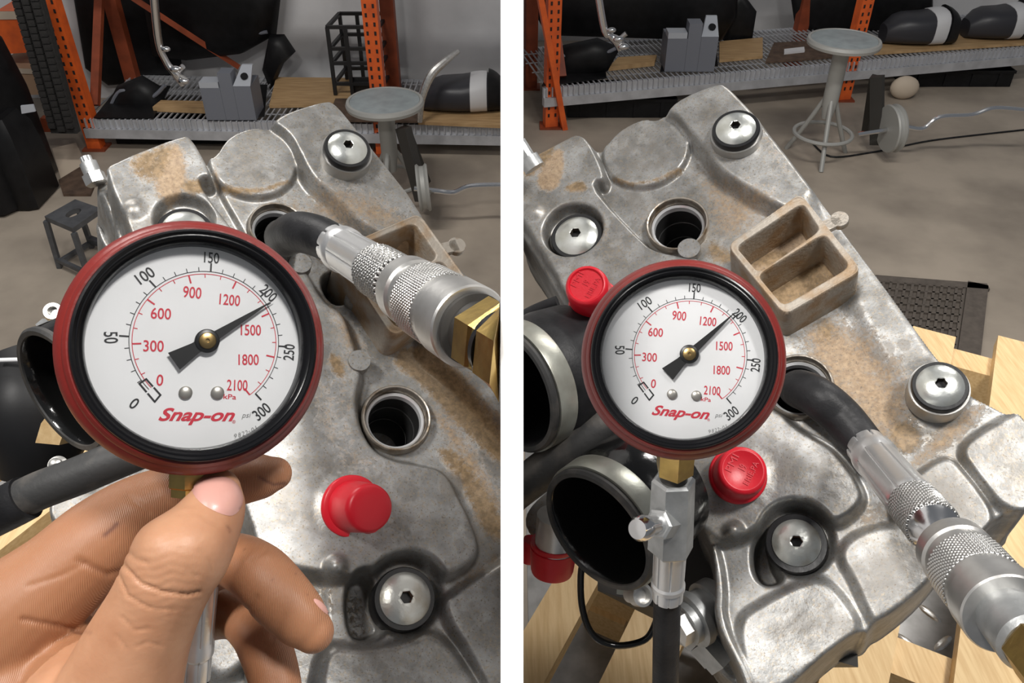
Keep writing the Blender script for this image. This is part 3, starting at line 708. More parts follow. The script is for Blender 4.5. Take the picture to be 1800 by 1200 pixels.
def embossed(p, r, n, up, lines, parent, m, hgt=.0006):
    n = n.normalized(); ex = up.cross(n).normalized(); ey = n.cross(ex)
    mb = MB()
    for txt, x, y, w, h, rot in lines:
        V, Fc = text_mesh(txt, w*r, h*r, rot); 
        for dz in (0, hgt): pass
        mb.add([p + ex*(x*r + v[0]) + ey*(y*r + v[1]) + n*hgt for v in V], Fc)
    return mb
def text_mesh(txt, w, h, rot=0.0, shear=0.0, bold=0.0):
    cu = bpy.data.curves.new('t', 'FONT'); cu.body = txt; cu.size = 1; cu.offset = bold; cu.shear = shear; cu.resolution_u = 4
    ob = bpy.data.objects.new('t', cu); COL.objects.link(ob)
    me = bpy.data.meshes.new_from_object(ob.evaluated_get(bpy.context.evaluated_depsgraph_get()))
    V = np.array([v.co[:] for v in me.vertices]); Fc = [tuple(p.vertices) for p in me.polygons]
    bpy.data.objects.remove(ob); bpy.data.curves.remove(cu); bpy.data.meshes.remove(me)
    lo, hi = V.min(0), V.max(0); V = V - (lo + hi)/2
    kx = w/(hi[0]-lo[0]) if w else h/(hi[1]-lo[1]); ky = h/(hi[1]-lo[1]) if h else kx
    V[:,0] *= kx; V[:,1] *= ky; c, s = math.cos(R(rot)), math.sin(R(rot))
    return [(v[0]*c - v[1]*s, v[0]*s + v[1]*c) for v in V], Fc
def red_cap(a, b, r0, r1, label, side, text=None, up=None, tab=None):
    a, b = Vector(a), Vector(b); L = (b - a).length; d = (b - a).normalized(); t = thing('red_cap', a, label, 'cap')
    prof = [(0, r0*.9), (0, r0), (.0025, r0), (.0032, r0*.96), (.0036, r1*1.09), (L*.55, r1*1.04), (L*.86, r1*1.0), (L*.96, r1*.95), (L, r1*.84), (L*1.0, r1*.80), (L*.965, r1*.74), (L*.965, .0003)]
    if not text: prof = prof[:8] + [(L, r1*.82), (L*1.02, r1*.4), (L*1.02, .0003)]
    obj('cap_body', MB().lathe(a, b, prof, 48), 'cap_red', t, side=side, angle=45)
    if tab: obj('pull_tab', MB().lathe(a + tab, b + tab, [(0, r1*.35), (L*.12, r1*.42), (L*.3, r1*.35), (L*.32, .001)], 20), 'cap_red', t, side=side)
    if text: obj('moulded_text', embossed(b - d*(L*.035), r1, d, up or CU, text, t, 'cap_red', .0004), 'cap_text', t, side=side, fix=False)
    return t
mat('cap_text', (.62, .012, .028), .5)
# ================================================================== left engine
EL = sight_frame(457, 600, .47, 24, 3)
tl = thing('engine', EL.w(0, 0, -.30), 'dirty grey cast aluminium engine top behind the hand held gauge', 'engine')
out = [(178, 300), (190, 282), (322, 231), (342, 238), (366, 280), (395, 232), (445, 214), (474, 220), (484, 195), (572, 169), (592, 176), (624, 214), (745, 370), (800, 440), (860, 505), (930, 580), (960, 1290), (520, 1290), (430, 1180), (470, 1100), (450, 985), (425, 900), (380, 800), (300, 650), (240, 520), (200, 430), (182, 330)]
ops = [
 ('p', [(100, 240), (395, 200), (470, 430), (640, 1320), (100, 1320)], -.004, .01),
 ('p', [(366, 300), (380, 200), (520, 190), (560, 330), (640, 400), (760, 380), (960, 560), (960, 1300), (640, 900), (480, 500), (440, 430)], 0, .004),
 ('p', [(178, 300), (192, 283), (322, 232), (340, 239), (368, 288), (376, 312), (352, 312), (360, 332), (428, 420), (480, 520), (500, 700), (300, 640), (236, 430)], .012, .006, 1),
 ('c', (325, 398), 47, .003, .005),
 ('p', [(474, 220), (486, 197), (572, 170), (592, 176), (624, 214), (780, 410), (700, 430), (630, 395), (585, 345), (550, 318), (532, 290), (520, 262)], .012, .011),
 ('c', (445, 281), 75, .0045, .0012),
 ('p', [(470, 400), (520, 440), (548, 484), (575, 530), (606, 545), (622, 590), (642, 650), (630, 690), (632, 740), (655, 785), (690, 805), (735, 812), (785, 822), (815, 880), (846, 950), (840, 985), (796, 1014), (772, 1006), (752, 984), (716, 974), (676, 984), (640, 1008), (600, 1018), (560, 1010), (520, 1005), (440, 975), (400, 850), (300, 640)], .011, .008),
 ('p', [(565, 484), (592, 470), (616, 500), (608, 528), (582, 524)], -.03, .004),
 ('p', [(612, 548), (634, 538), (668, 580), (676, 606), (630, 604)], .000, .005),
 ('p', [(735, 610), (790, 650), (850, 715), (930, 800), (930, 560), (800, 450), (760, 560)], .011, .013),
 ('p', [(770, 1064), (800, 1038), (880, 986), (960, 940), (960, 1300), (890, 1300), (850, 1190)], .007, .008),
 ('p', [(560, 1130), (640, 1138), (710, 1128), (770, 1100), (850, 1210), (890, 1300), (560, 1300)], .006, .012),
 ('c', (708, 1046), 64, -.005, .010),
 ('p', [(612, 1012), (655, 1000), (664, 1060), (690, 1104), (648, 1124), (614, 1112)], -.022, .006),
 ('dome', (590, 998), 24, .007), ('dome', (618, 890), 66, .006), ('dome', (238, 372), 22, .003), ('dome', (830, 860), 40, -.002),
 ('c', (487, 395), 44, -.06, .003), ('c', (698, 733), 55, -.06, .003),
]
gr = [(0, [(220, 295), (275, 268), (310, 262), (305, 290), (280, 340), (240, 330)], .012, .75), (1, [(285, 285), (312, 262), (330, 290), (330, 350), (290, 372), (268, 345)], .010, .85), (0, [(315, 330), (362, 325), (372, 350), (330, 360)], .008, .8), (0, [(275, 245), (315, 235), (318, 245), (285, 256)], .006, .6),
 (1, [(280, 380), (330, 370), (360, 400), (300, 420)], .01, .6), (0, [(385, 320), (445, 335), (515, 312), (510, 325), (440, 346), (390, 335)], .006, .75), (1, [(372, 280), (385, 300), (390, 330), (375, 320)], .006, .6),
 (1, [(530, 320), (600, 330), (720, 380), (700, 430), (540, 390)], .03, .55), (1, [(560, 500), (640, 560), (660, 640), (600, 640), (570, 560)], .02, .55),
 (0, [(700, 600), (760, 610), (900, 780), (900, 830), (820, 760), (730, 660), (690, 640)], .014, .90), (1, [(760, 610), (900, 760), (900, 800), (800, 720)], .02, .8), (0, [(760, 790), (800, 770), (895, 900), (895, 960), (850, 940), (815, 850)], .012, .78), (1, [(740, 700), (800, 720), (890, 860), (890, 920), (800, 800)], .02, .62),
 (0, [(575, 625), (600, 640), (605, 675), (580, 665)], .008, .95), (2, [(770, 830), (815, 830), (820, 860), (790, 885), (765, 870)], .006, .75), (1, [(530, 640), (600, 680), (620, 800), (560, 820)], .03, .42), (0, [(465, 990), (560, 1010), (640, 1010), (700, 1090), (640, 1140), (560, 1060)], .01, .35), (2, [(520, 1120), (700, 1110), (720, 1170), (540, 1190)], .02, .5), (1, [(790, 1020), (879, 960), (890, 985), (800, 1050)], .012, .5), (1, [(590, 450), (735, 385), (835, 520), (690, 610)], .004, .9), (0, [(650, 520), (775, 460), (830, 520), (700, 600)], .006, .8), (1, [(540, 640), (640, 560), (640, 700), (640, 800), (700, 820), (600, 900)], .05, .42), (1, [(470, 330), (560, 330), (700, 560), (640, 540), (520, 430)], .04, .5), (2, [(650, 960), (800, 1000), (840, 960), (800, 1040), (700, 1000)], .02, .45)]
cover = relief('valve_cover', EL, out, ops, gr, .00085, 'cast', tl, -1)
for c, rp, h in (((528, 462), 20, .0125), ((622, 524), 15, .006), ((632, 633), 20, .0125)):
    p = EL.pw(*c, h); r = rp * S(p); obj('ejector_disc', MB().lathe(p - EL.n*.006, p, [(0, r), (.0058, r), (.0062, r*.97), (.0062, .0003)], 32), 'cast', cover, side=-1)
cover_bolt(EL, (612, 256), 35, .026, tl, -1, 1.14, 1.24, .006)
cover_bolt(EL, (714, 1050), 46, .006, tl, -1, 1.17, 0, .009, rust=True)
cover_bolt(EL, (325, 402), 40, .013, tl, -1, 1.15, 0, .006)
plug_well(EL, (487, 396), 49, .006, tl, -1); plug_well(EL, (698, 733), 62, .007, tl, -1)
# rusty breather box (open, divided)
def breather(fr, corners, cav, h, parent, side, tab, hb=-.004):
    ops = [('p', corners, h, .0022, 9), ('p', [(x + (sum(c[0] for c in corners)/4 - x)*.045, y + (sum(c[1] for c in corners)/4 - y)*.045) for x, y in corners], h - .0012, .0010, 9, h)]
    ops += [('p', q, hb, .0022, 9, h) for q in cav]
    xs = [c[0] for c in corners]; ys = [c[1] for c in corners]
    oc = [(min(xs)-30, min(ys)-30), (max(xs)+30, min(ys)-30), (max(xs)+30, max(ys)+50), (min(xs)-30, max(ys)+50)]
    b = relief('breather_box', fr, oc, ops, [], .0005, 'box_cast', parent, side, floor_h=-.02, oh=h, base=-.0195, jit=.00005)
    if tab:
        p = fr.pw(*tab[0], h - .006); q = fr.pw(*tab[1], h - .006); r = 16 * S(p)
        obj('mounting_tab', MB().lathe(p - fr.n*.004, p + fr.n, [(0, r), (.0035, r), (.004, r*.93), (.004, .0003)], 28).bar(p - fr.n*.002, q - fr.n*.002, r*1.3, .004, up=tuple(fr.n)), 'rim_metal', b, side=side)
breather(EL, [(585, 436), (738, 370), (838, 508), (690, 596)], [[(605, 444), (728, 392), (768, 450), (650, 508)], [(655, 516), (776, 458), (818, 512), (700, 572)]], .028, tl, -1, ((804, 430), (765, 440)))
# side flanges, lower block, studs
ob = relief('head_flange', EL, [(160, 318), (176, 300), (200, 318), (250, 420), (330, 560), (300, 600), (222, 470), (168, 352)], [('p', [(170, 312), (180, 304), (245, 420), (300, 560), (230, 460)], -.010, .006)], [(1, [(180, 320), (240, 420), (225, 440)], .01, .7)], .001, 'cast', tl, -1, floor_h=-.06, oh=-.012, base=-.014)
ob = relief('head_flange', EL, [(160, 385), (176, 380), (240, 480), (300, 600), (200, 460), (170, 430)], [], [(1, [(165, 385), (200, 440), (180, 420)], .01, .6)], .001, 'cast', tl, -1, floor_h=-.09, oh=-.04, base=-.04)
relief('cylinder_head', EL, [(60, 880), (160, 800), (330, 760), (470, 900), (520, 1010), (560, 1060), (640, 1290), (300, 1290), (200, 980), (110, 960)], [('p', [(100, 900), (190, 850), (300, 880), (240, 960)], -.05, .01), ('c', (215, 890), 30, -.045, .006), ('p', [(330, 1110), (430, 1060), (470, 1130), (380, 1200)], -.05, .01)], [(1, [(60, 880), (300, 840), (300, 960), (100, 960)], .02, .6), (0, [(470, 990), (600, 1010), (600, 1130), (480, 1100)], .03, .6)], .0014, 'cast', tl, -1, floor_h=-.12, oh=-.06, base=-.062)
obj('crankcase', MB().add([EL.w(x, y, z) for z, k in ((-.066, 1), (-.30, .9)) for x, y in ((-.05*k, -.17*k), (.115, -.17*k), (.115, .08*k), (-.10*k, .08*k))], [(0,1,2,3), (7,6,5,4), (0,4,5,1), (1,5,6,2), (2,6,7,3), (3,7,4,0)]), 'iron_dark', tl, smooth=False, side=-1)
p, q = EL.pw(166, 312, -.01), W(150, 276, .49)
st = obj('stud', MB().lathe(p, q, [(0, .0035), (.001, .0048), (.009, .0048), (.0095, .0030), ((q-p).length, .0030), ((q-p).length+.0004, .0022)], 24, rf=lambda a, i, t_, r: r*(1+.06*math.cos(12*a)) if i > 2 else r), 'hex_steel', tl)
obj('nut', MB().lathe(p - (q-p)*.3, q, [(0, .0062), (.006, .0062), (.0065, .005)], 6), 'steel', st, smooth=False)
# ================================================================== right engine
ER = sight_frame(1341, 600, .50, 24, -1)
tr = thing('engine', ER.w(0, 0, -.33), 'dirty grey cast aluminium engine with open breather box on pine pallet', 'engine')
out = [(880, 302), (1000, 236), (1018, 230), (1036, 240), (1054, 258), (1085, 222), (1130, 200), (1158, 206), (1170, 180), (1188, 167), (1262, 137), (1284, 144), (1330, 195), (1440, 335), (1560, 492), (1652, 620), (1700, 676), (1752, 700), (1830, 736), (1830, 905), (1768, 905), (1735, 942), (1690, 965), (1640, 1030), (1570, 1087), (1545, 1098), (1530, 1122), (1512, 1113), (1440, 1168), (1380, 1230), (1310, 1230), (1290, 1170), (1246, 1092), (1250, 1020), (1243, 955), (1222, 925), (1195, 830), (1110, 770), (1040, 690), (1020, 620), (985, 540), (930, 440), (880, 370)]
ops = [
 ('p', [(1180, 800), (1400, 880), (1590, 818), (1722, 728), (1840, 680), (1840, 1000), (1640, 1060), (1450, 1240), (1180, 1240)], -.001, .012),
 ('p', [(870, 308), (1000, 238), (1016, 232), (1034, 242), (1056, 284), (1066, 318), (1044, 318), (1054, 342), (1136, 428), (1160, 440), (1206, 448), (1236, 452), (1300, 700), (1050, 640), (985, 500), (925, 400)], .012, .006, 1),
 ('p', [(1163, 208), (1180, 174), (1262, 139), (1282, 146), (1330, 198), (1440, 337), (1480, 400), (1400, 380), (1340, 350), (1300, 325), (1262, 300), (1238, 268), (1204, 222)], .012, .012),
 ('p', [(1420, 360), (1450, 350), (1560, 494), (1652, 622), (1702, 682), (1660, 745), (1590, 700), (1520, 590)], .005, .022),
 ('c', (1134, 263), 76, .0045, .0012),
 ('p', [(1160, 640), (1366, 712), (1404, 750), (1440, 768), (1474, 790), (1524, 860), (1514, 892), (1474, 920), (1446, 908), (1402, 893), (1362, 902), (1332, 927), (1300, 950), (1250, 952), (1212, 900), (1190, 820)], .010, .007),
 ('p', [(1560, 862), (1606, 836), (1664, 794), (1702, 832), (1754, 904), (1735, 938), (1690, 962), (1640, 1000), (1580, 960)], .004, .005),
 ('p', [(1682, 786), (1734, 748), (1840, 690), (1840, 905), (1768, 900), (1718, 838)], .006, .006),
 ('p', [(1472, 978), (1492, 940), (1570, 914), (1640, 950), (1650, 1020), (1546, 1098), (1528, 1090), (1500, 1020)], .0035, .009),
 ('p', [(1330, 1062), (1400, 1024), (1444, 1012), (1480, 1042), (1524, 1112), (1440, 1168), (1340, 1240), (1300, 1160), (1296, 1086)], .003, .010),
 ('p', [(1246, 958), (1262, 956), (1276, 1030), (1272, 1088), (1316, 1180), (1340, 1240), (1310, 1240), (1284, 1170), (1244, 1094)], .004, .004),
 ('c', (1012, 416), 51, .002, .005),
 ('c', (1400, 952), 60, -.006, .008),
 ('p', [(1440, 920), (1462, 938), (1455, 960), (1430, 950)], -.006, .005),
 ('p', [(1324, 948), (1352, 930), (1358, 985), (1380, 1014), (1346, 1026), (1324, 1004)], -.022, .005),
 ('dome', (1290, 934), 20, .006), ('dome', (1650, 680), 62, .004), ('dome', (1292, 226), 60, .003), ('dome', (940, 375), 20, .003), ('dome', (1300, 836), 58, .004),
 ('c', (1190, 390), 46, -.06, .003), ('c', (1404, 676), 52, -.06, .003),
]
gr = [(0, [(915, 275), (975, 255), (985, 275), (950, 320), (915, 330)], .010, .75), (1, [(955, 300), (990, 265), (1000, 300), (985, 350), (945, 345)], .008, .85), (0, [(995, 335), (1035, 325), (1040, 350), (1000, 352)], .008, .75), (0, [(1065, 305), (1130, 325), (1205, 285), (1200, 305), (1130, 330), (1080, 322)], .006, .65), (1, [(960, 385), (1060, 370), (1090, 430), (1000, 470)], .02, .5),
 (1, [(1200, 260), (1280, 320), (1400, 350), (1260, 440), (1230, 330)], .03, .55), (0, [(1240, 410), (1285, 430), (1300, 460), (1240, 460)], .012, .7), (1, [(1430, 540), (1540, 580), (1620, 700), (1600, 810), (1480, 740), (1400, 640)], .04, .72), (0, [(1430, 540), (1480, 560), (1470, 600), (1430, 600)], .015, .6), (0, [(1565, 745), (1600, 735), (1630, 770), (1600, 800), (1570, 780)], .010, .85), (1, [(1600, 800), (1720, 700), (1740, 720), (1620, 820)], .02, .8),
 (2, [(1535, 612), (1560, 600), (1575, 615), (1560, 635), (1535, 630)], .005, .8), (2, [(1575, 600), (1600, 595), (1605, 615), (1585, 622)], .005, .7), (2, [(1500, 540), (1520, 535), (1525, 560), (1505, 560)], .004, .6), (2, [(1430, 770), (1480, 800), (1510, 860), (1480, 900), (1400, 860), (1330, 900), (1330, 760)], .04, .42), (2, [(1330, 1060), (1480, 1050), (1520, 1110), (1400, 1160)], .03, .55), (2, [(1090, 330), (1130, 330), (1135, 360), (1100, 368)], .006, .55), (0, [(1590, 870), (1680, 810), (1740, 900), (1650, 980)], .03, .36), (2, [(1560, 860), (1680, 800), (1750, 905), (1650, 990)], .03, .55), (1, [(1500, 900), (1560, 870), (1600, 900), (1500, 935)], .02, .5), (1, [(1280, 450), (1410, 360), (1520, 490), (1380, 570)], .004, .9), (0, [(1330, 500), (1450, 430), (1500, 480), (1380, 560)], .006, .8), (0, [(1300, 450), (1340, 470), (1400, 440), (1360, 430)], .006, .7), (1, [(1400, 560), (1480, 560), (1500, 720), (1440, 700)], .03, .75), (1, [(1090, 350), (1230, 330), (1270, 440), (1160, 470)], .04, .42), (1, [(1300, 150), (1330, 200), (1420, 320), (1350, 330)], .03, .4), (2, [(1450, 990), (1600, 930), (1640, 1000), (1540, 1090)], .03, .5), (2, [(1060, 210), (1150, 210), (1200, 300), (1100, 320)], .02, .38)]
cover = relief('valve_cover', ER, out, ops, gr, .00085, 'cast', tr, 1)
p = ER.pw(1211, 436, .0125); r = 20 * S(p); obj('ejector_disc', MB().lathe(p - ER.n*.006, p, [(0, r), (.0058, r), (.0062, r*.97), (.0062, .0003)], 32), 'cast', cover, side=1)
cover_bolt(ER, (1293, 222), 35, .024, tr, 1, 1.14, 1.24, .006)
cover_bolt(ER, (1012, 411), 39, .012, tr, 1, 1.15, 0, .006)
cover_bolt(ER, (1400, 952), 42, .004, tr, 1, 1.22, 0, .008, rust=True)
cover_bolt(ER, (1654, 675), 40, .022, tr, 1, 1.13, 1.22, .006)
plug_well(ER, (1190, 391), 55, .006, tr, 1); plug_well(ER, (1404, 676), 60, .006, tr, 1)
breather(ER, [(1274, 430), (1408, 334), (1520, 474), (1378, 556)], [[(1298, 432), (1410, 358), (1438, 402), (1334, 474)], [(1336, 482), (1448, 412), (1490, 466), (1378, 532)]], .030, tr, 1, ((1476, 384), (1436, 404)), hb=-.006)
relief('cylinder_head', ER, [(985, 545), (1060, 600), (1210, 780), (1300, 900), (1340, 1240), (1240, 1180), (1200, 1010), (1150, 930), (1070, 830), (1000, 940), (930, 955), (905, 900), (985, 830), (1060, 770), (1010, 660)], [('p', [(925, 900), (985, 850), (1010, 905), (950, 940)], -.055, .01), ('p', [(1060, 770), (1150, 800), (1200, 900), (1120, 860)], -.055, .01)], [(1, [(900, 880), (1020, 840), (1000, 950), (920, 950)], .02, .5)], .0014, 'cast', tr, 1, floor_h=-.12, oh=-.065, base=-.068)
obj('crankcase', MB().add([ER.w(x, y, z) for z, k in ((-.066, 1), (-.32, .9)) for x, y in ((-.10, -.14*k), (.05*k, -.17*k), (.05*k, .12*k), (-.12, .12*k))], [(0,1,2,3), (7,6,5,4), (0,4,5,1), (1,5,6,2), (2,6,7,3), (3,7,4,0)]), 'iron_dark', tr, smooth=False, side=1)
# round fitting on the lower left side of the right engine
a, b = W(1262, 1062, .475), W(1202, 1098, .465); L = (b-a).length
f1 = obj('side_fitting', MB().lathe(a, b, [(0, .016), (L*.3, .016), (L*.32, .0135), (L*.6, .0135), (L*.62, .0155), (L*.8, .0155), (L*.82, .012), (L, .012), (L, .001)], 40), 'hex_steel', tr, side=1)
obj('clamp_nut', MB().lathe(b, b + (b - a), [(-.004, .010), (.006, .010), (.007, .006)], 6), 'steel', f1, smooth=False)
a, b = W(1240, 1120, .48), W(1278, 1162, .475); obj('side_lug', MB().bar(a, b, .018, .014).bar(a + CF*.01, b + CF*.01, .012, .03), 'hex_steel', tr, smooth=False, side=1)
a = W(930, 275, .56); obj('stud', MB().lathe(W(940, 296, .56), W(918, 262, .56), [(0, .007), (.008, .007), (.0085, .005), (.02, .005), (.0205, .003)], 20, rf=lambda a_, i, t_, r: r*(1+.06*math.cos(10*a_)) if i > 2 else r), 'hex_steel', tr, side=1)
# ================================================================== pressure gauges
def dial_layout(fr, zd):
    """print positions measured on the dial plane of the hand held gauge"""
    q = lambda x, y: fr.loc(x, y, zd)
    return q
GL = sight_frame(350, 606, .2625, 5.5, 6.5)
GR_ = sight_frame(1200, 628, .3330, 5.0, 3.0)
ZD = -.0045
PIV = Vector((*GL.loc(363, 600, ZD), 0))
mmL = lambda x, y: (Vector((*GL.loc(x, y, ZD), 0)) - PIV)
BLACKNUM = [('150', 372, 453, 26, 20, -2), ('100', 255, 484, 31, 20, 36), ('50', 195, 593, 20, 22, -86), ('0', 236, 709, 11, 20, -38), ('200', 472, 515, 31, 20, -44), ('250', 508, 619, 30, 20, 85), ('300', 460, 723, 31, 21, 38)]
REDNUM = [('0', 281, 668, 11, 20, -4), ('300', 270, 608, 33, 20, -1), ('600', 283, 551, 33, 20, -2), ('900', 338, 514, 31, 21, -4), ('1200', 404, 527, 36, 20, -4), ('1500', 441, 580, 36, 20, 0), ('1800', 437, 632, 36, 20, 0), ('2100', 417, 677, 36, 20, -2)]
def gauge(fr, needle, extra, label, side):
    t = thing('pressure_gauge', fr.w(0, -.04, -.02), label, 'gauge')
    n = fr.n; o = fr.o
    Lz = lambda prof, c=48, **k: MB().lathe(o, o + n, prof, c, up=fr.ey, **k)
    obj('rubber_boot', Lz([(.0004, .0345), (.0014, .0356), (.0014, .0364), (.0004, .0372), (-.0006, .0376), (-.0012, .0376), (-.0022, .0386), (-.005, .0399), (-.010, .0400), (-.016, .0396), (-.021, .0385), (-.024, .036), (-.0255, .030), (-.0255, .001)], 96, cap0=False), 'boot_red', t, side=side)
    obj('bezel', Lz([(.0000, .0359), (.0022, .0358), (.0032, .0354), (.0034, .0348), (.0026, .0340), (.0027, .0336), (.0022, .0328), (.0004, .0320), (-.0020, .0316), (-.0046, .0315)], 96, cap0=False, cap1=False), 'bezel', t, side=side)
    dl = obj('dial', Lz([(ZD - .0003, .0340), (ZD, .0340), (ZD, .0005)], 64), 'dial', t, side=side)
    obj('lens', Lz([(-.0016, .0322), (-.0012, .0322), (-.0009, .025), (-.0007, .012), (-.0007, .0003)], 64, cap0=True), 'lens', t, side=side)
    c, s = math.cos(R(extra)), math.sin(R(extra))
    def place(v, h): 
        x, y = v[0]*c + v[1]*s, -v[0]*s + v[1]*c            # extra degrees clockwise
        return fr.w(x + PIV.x, y + PIV.y, ZD + h)
    px = .2625 / F_PX
    def texts(lst, bold=0.0, shear=0.0, h=.00012):
        mb = MB()
        for tx, x, y, w_, h_, rot in lst:
            V, Fc = text_mesh(tx, w_*px, h_*px, rot, shear, bold); b = mmL(x, y)
            mb.add([place((v[0]+b.x, v[1]+b.y), h) for v in V], Fc)
        return mb
    A = lambda psi: R(-135 + 270*psi/300 + 3.2)
    kp = lambda k: k*.1450377
    def pol(r, a): return (r*math.sin(a), r*math.cos(a))
    def arc(mb, r, w, a0, a1, h):
        N = 80; V = []
        for i in range(N+1):
            a = a0 + (a1-a0)*i/N; V += [place(pol(r-w/2, a), h), place(pol(r+w/2, a), h)]
        mb.add(V, [(2*i, 2*i+1, 2*i+3, 2*i+2) for i in range(N)])
    def tick(mb, a, r0, r1, w, h):
        d = pol(1, a); e = (d[1], -d[0])
        mb.add([place((d[0]*r + e[0]*k, d[1]*r + e[1]*k), h) for r, k in ((r0, -w/2), (r0, w/2), (r1, w/2), (r1, -w/2))], [(0,1,2,3)])
    mb = texts(BLACKNUM, .010)
    arc(mb, .02225, .00022, A(0), A(300), .0001)
    for v in range(0, 301, 10):
        big = v % 50 == 0
        if v in (0,): continue
        tick(mb, A(v), .0222, .0250 if big else .0236, .00052 if big else .00024, .0001)
    Z = [mmL(x, y) for x, y in ((257, 666), (282, 694), (272, 706), (245, 674))]
    for i in range(4):
        a, b = Z[i], Z[(i+1) % 4]
        for u0, u1 in (((.0, .44), (.56, 1.0)) if i % 2 == 0 else ((.0, 1.0),)):
            p0, p1 = a.lerp(b, u0), a.lerp(b, u1); e = (p1-p0).normalized(); f = Vector((-e.y, e.x, 0))*.00028
            mb.add([place(q, .00011) for q in (p0-f-e*.0002, p1-f+e*.0002, p1+f+e*.0002, p0+f-e*.0002)], [(0,1,2,3)])
    obj('black_scale', mb, 'ink_black', dl, smooth=False, side=side)
    mb = texts(REDNUM, .010); arc(mb, .0214, .00022, A(0), A(kp(2100)), .0001)
    for v in range(100, 2101, 100):
        big = v % 300 == 0; tick(mb, A(kp(v)), .0214, .0188 if big else .0202, .00050 if big else .00026, .0001)
    V, Fc = text_mesh('kPa', 22*px, 9*px, -4, 0, .01); b = mmL(404, 697); mb.add([place((v[0]+b.x, v[1]+b.y), .00012) for v in V], Fc)
    obj('red_scale', mb, 'ink_red', dl, smooth=False, side=side)
    mb = MB(); b = mmL(347, 732); V, Fc = text_mesh('Snap-on', 128*px, 30*px, -2, .42, .028); mb.add([place((v[0]+b.x, v[1]+b.y), .00012) for v in V], Fc)
    b = mmL(411, 741); V, Fc = text_mesh('®', 6*px, 6*px, 0); mb.add([place((v[0]+b.x, v[1]+b.y), .00012) for v in V], Fc)
    obj('maker_name', mb, 'ink_red', dl, smooth=False, side=side)
    mb = MB()
    for tx, x, y, w_, h_, rot, sh in (('psi', 433, 731, 17, 12, 0, .3), ('9', 414, 766, 5, 8, 12, .2), ('8', 421, 764, 5, 8, 15, .2), ('2', 427, 762, 5, 8, 17, .2), ('2', 433, 760, 5, 8, 20, .2), ('-', 438, 758, 3, 1, 22, 0), ('0', 444, 755, 5, 8, 24, .2), ('1', 450, 752, 3, 8, 26, .2)):
        V, Fc = text_mesh(tx, w_*px, h_*px, rot, sh); b = mmL(x, y); mb.add([place((v[0]+b.x, v[1]+b.y), .00012) for v in V], Fc)
    obj('small_print', mb, 'ink_grey', dl, smooth=False, side=side)
    # needle
    ca, sa = math.cos(R(needle)), math.sin(R(needle))
    def npt(r, k, h): v = (r*sa + k*ca, r*ca - k*sa); return fr.w(v[0]+PIV.x, v[1]+PIV.y, ZD + h)
    poly = [(.0010, -.0016), (.0285*.78, -.00022), (.0248, 0), (.0285*.78, .00022), (.0010, .0016), (-.0045, .0019), (-.0116, .0031), (-.0116, -.0031), (-.0045, -.0019)]
    mb = MB().rings([[npt(r, k, .0016) for r, k in poly], [npt(r, k, .0019) for r, k in poly]])
    nd = obj('needle', mb, 'needle', t, smooth=False, side=side)
    h0 = fr.w(PIV.x, PIV.y, ZD)
    obj('hub', MB().lathe(h0, h0 + n, [(.0012, .0037), (.0021, .0037), (.0023, .0034), (.0023, .001)], 40), 'needle', nd, side=side)
    pn = obj('pin', MB().lathe(h0, h0 + n, [(.002, .0026), (.0029, .0026), (.0031, .0023), (.0031, .0006), (.0026, .0005), (.0026, .0001)], 32), 'brass_pin', nd, side=side)
    for x, y in ((326, 690), (382, 690)):
        b = mmL(x, y); p = place((b.x, b.y), 0)
        obj('dial_screw', MB().lathe(p, p + n, [(0, .0020), (.0008, .0020), (.0012, .0014), (.0013, .0003)], 24), 'screw', t, side=side)
    return t
gl = gauge(GL, 56.5, 0, 'red rimmed pressure gauge held by the hand, needle just past 200', -1)
gr_t = gauge(GR_, 47.0, 1.8, 'red rimmed pressure gauge on steel fitting, needle just short of 200', 1)
# stem under the hand held gauge
def stem(fr, parent, L, side, w=.0075):
    a = fr.w(0, -.037, -.012); b = fr.w(0, -.037 - L, -.012)
    return a, b
a, b = GL.w(.0004, -.034, -.017), GL.w(.0004, -.047, -.018)
st = obj('stem', MB().lathe(a, b, [(0, .0075), (.010, .0075), (.0105, .0068), ((b-a).length, .0068)], 6), 'brass', gl, smooth=False, side=-1)
def crimp(a, b, r, parent, side, m='ferrule', name='ferrule', n=8, flip=False):
    L = (Vector(b)-Vector(a)).length
    pr = [(0, r*.92), (0, r), (L*.16, r*1.0), (L*.20, r*.96), (L*.23, r*1.10), (L*.30, r*1.10), (L*.34, r*1.0), (L*.40, r*1.02), (L*.93, r*1.04), (L*.97, r*1.08), (L, r*1.04), (L, r*.7)]
    if flip: pr = [(L - t_, q) for t_, q in pr[::-1]]
    f = lambda an, i, t_, q: q * (1.012 - .10 * max(0, math.cos(n*an)) ** 14 * (0 if (L*.2 < (L - t_ if flip else t_) < L*.36) else 1))
    return obj(name, MB().lathe(a, b, pr, 96, rf=f), m, parent, side=side, angle=25)
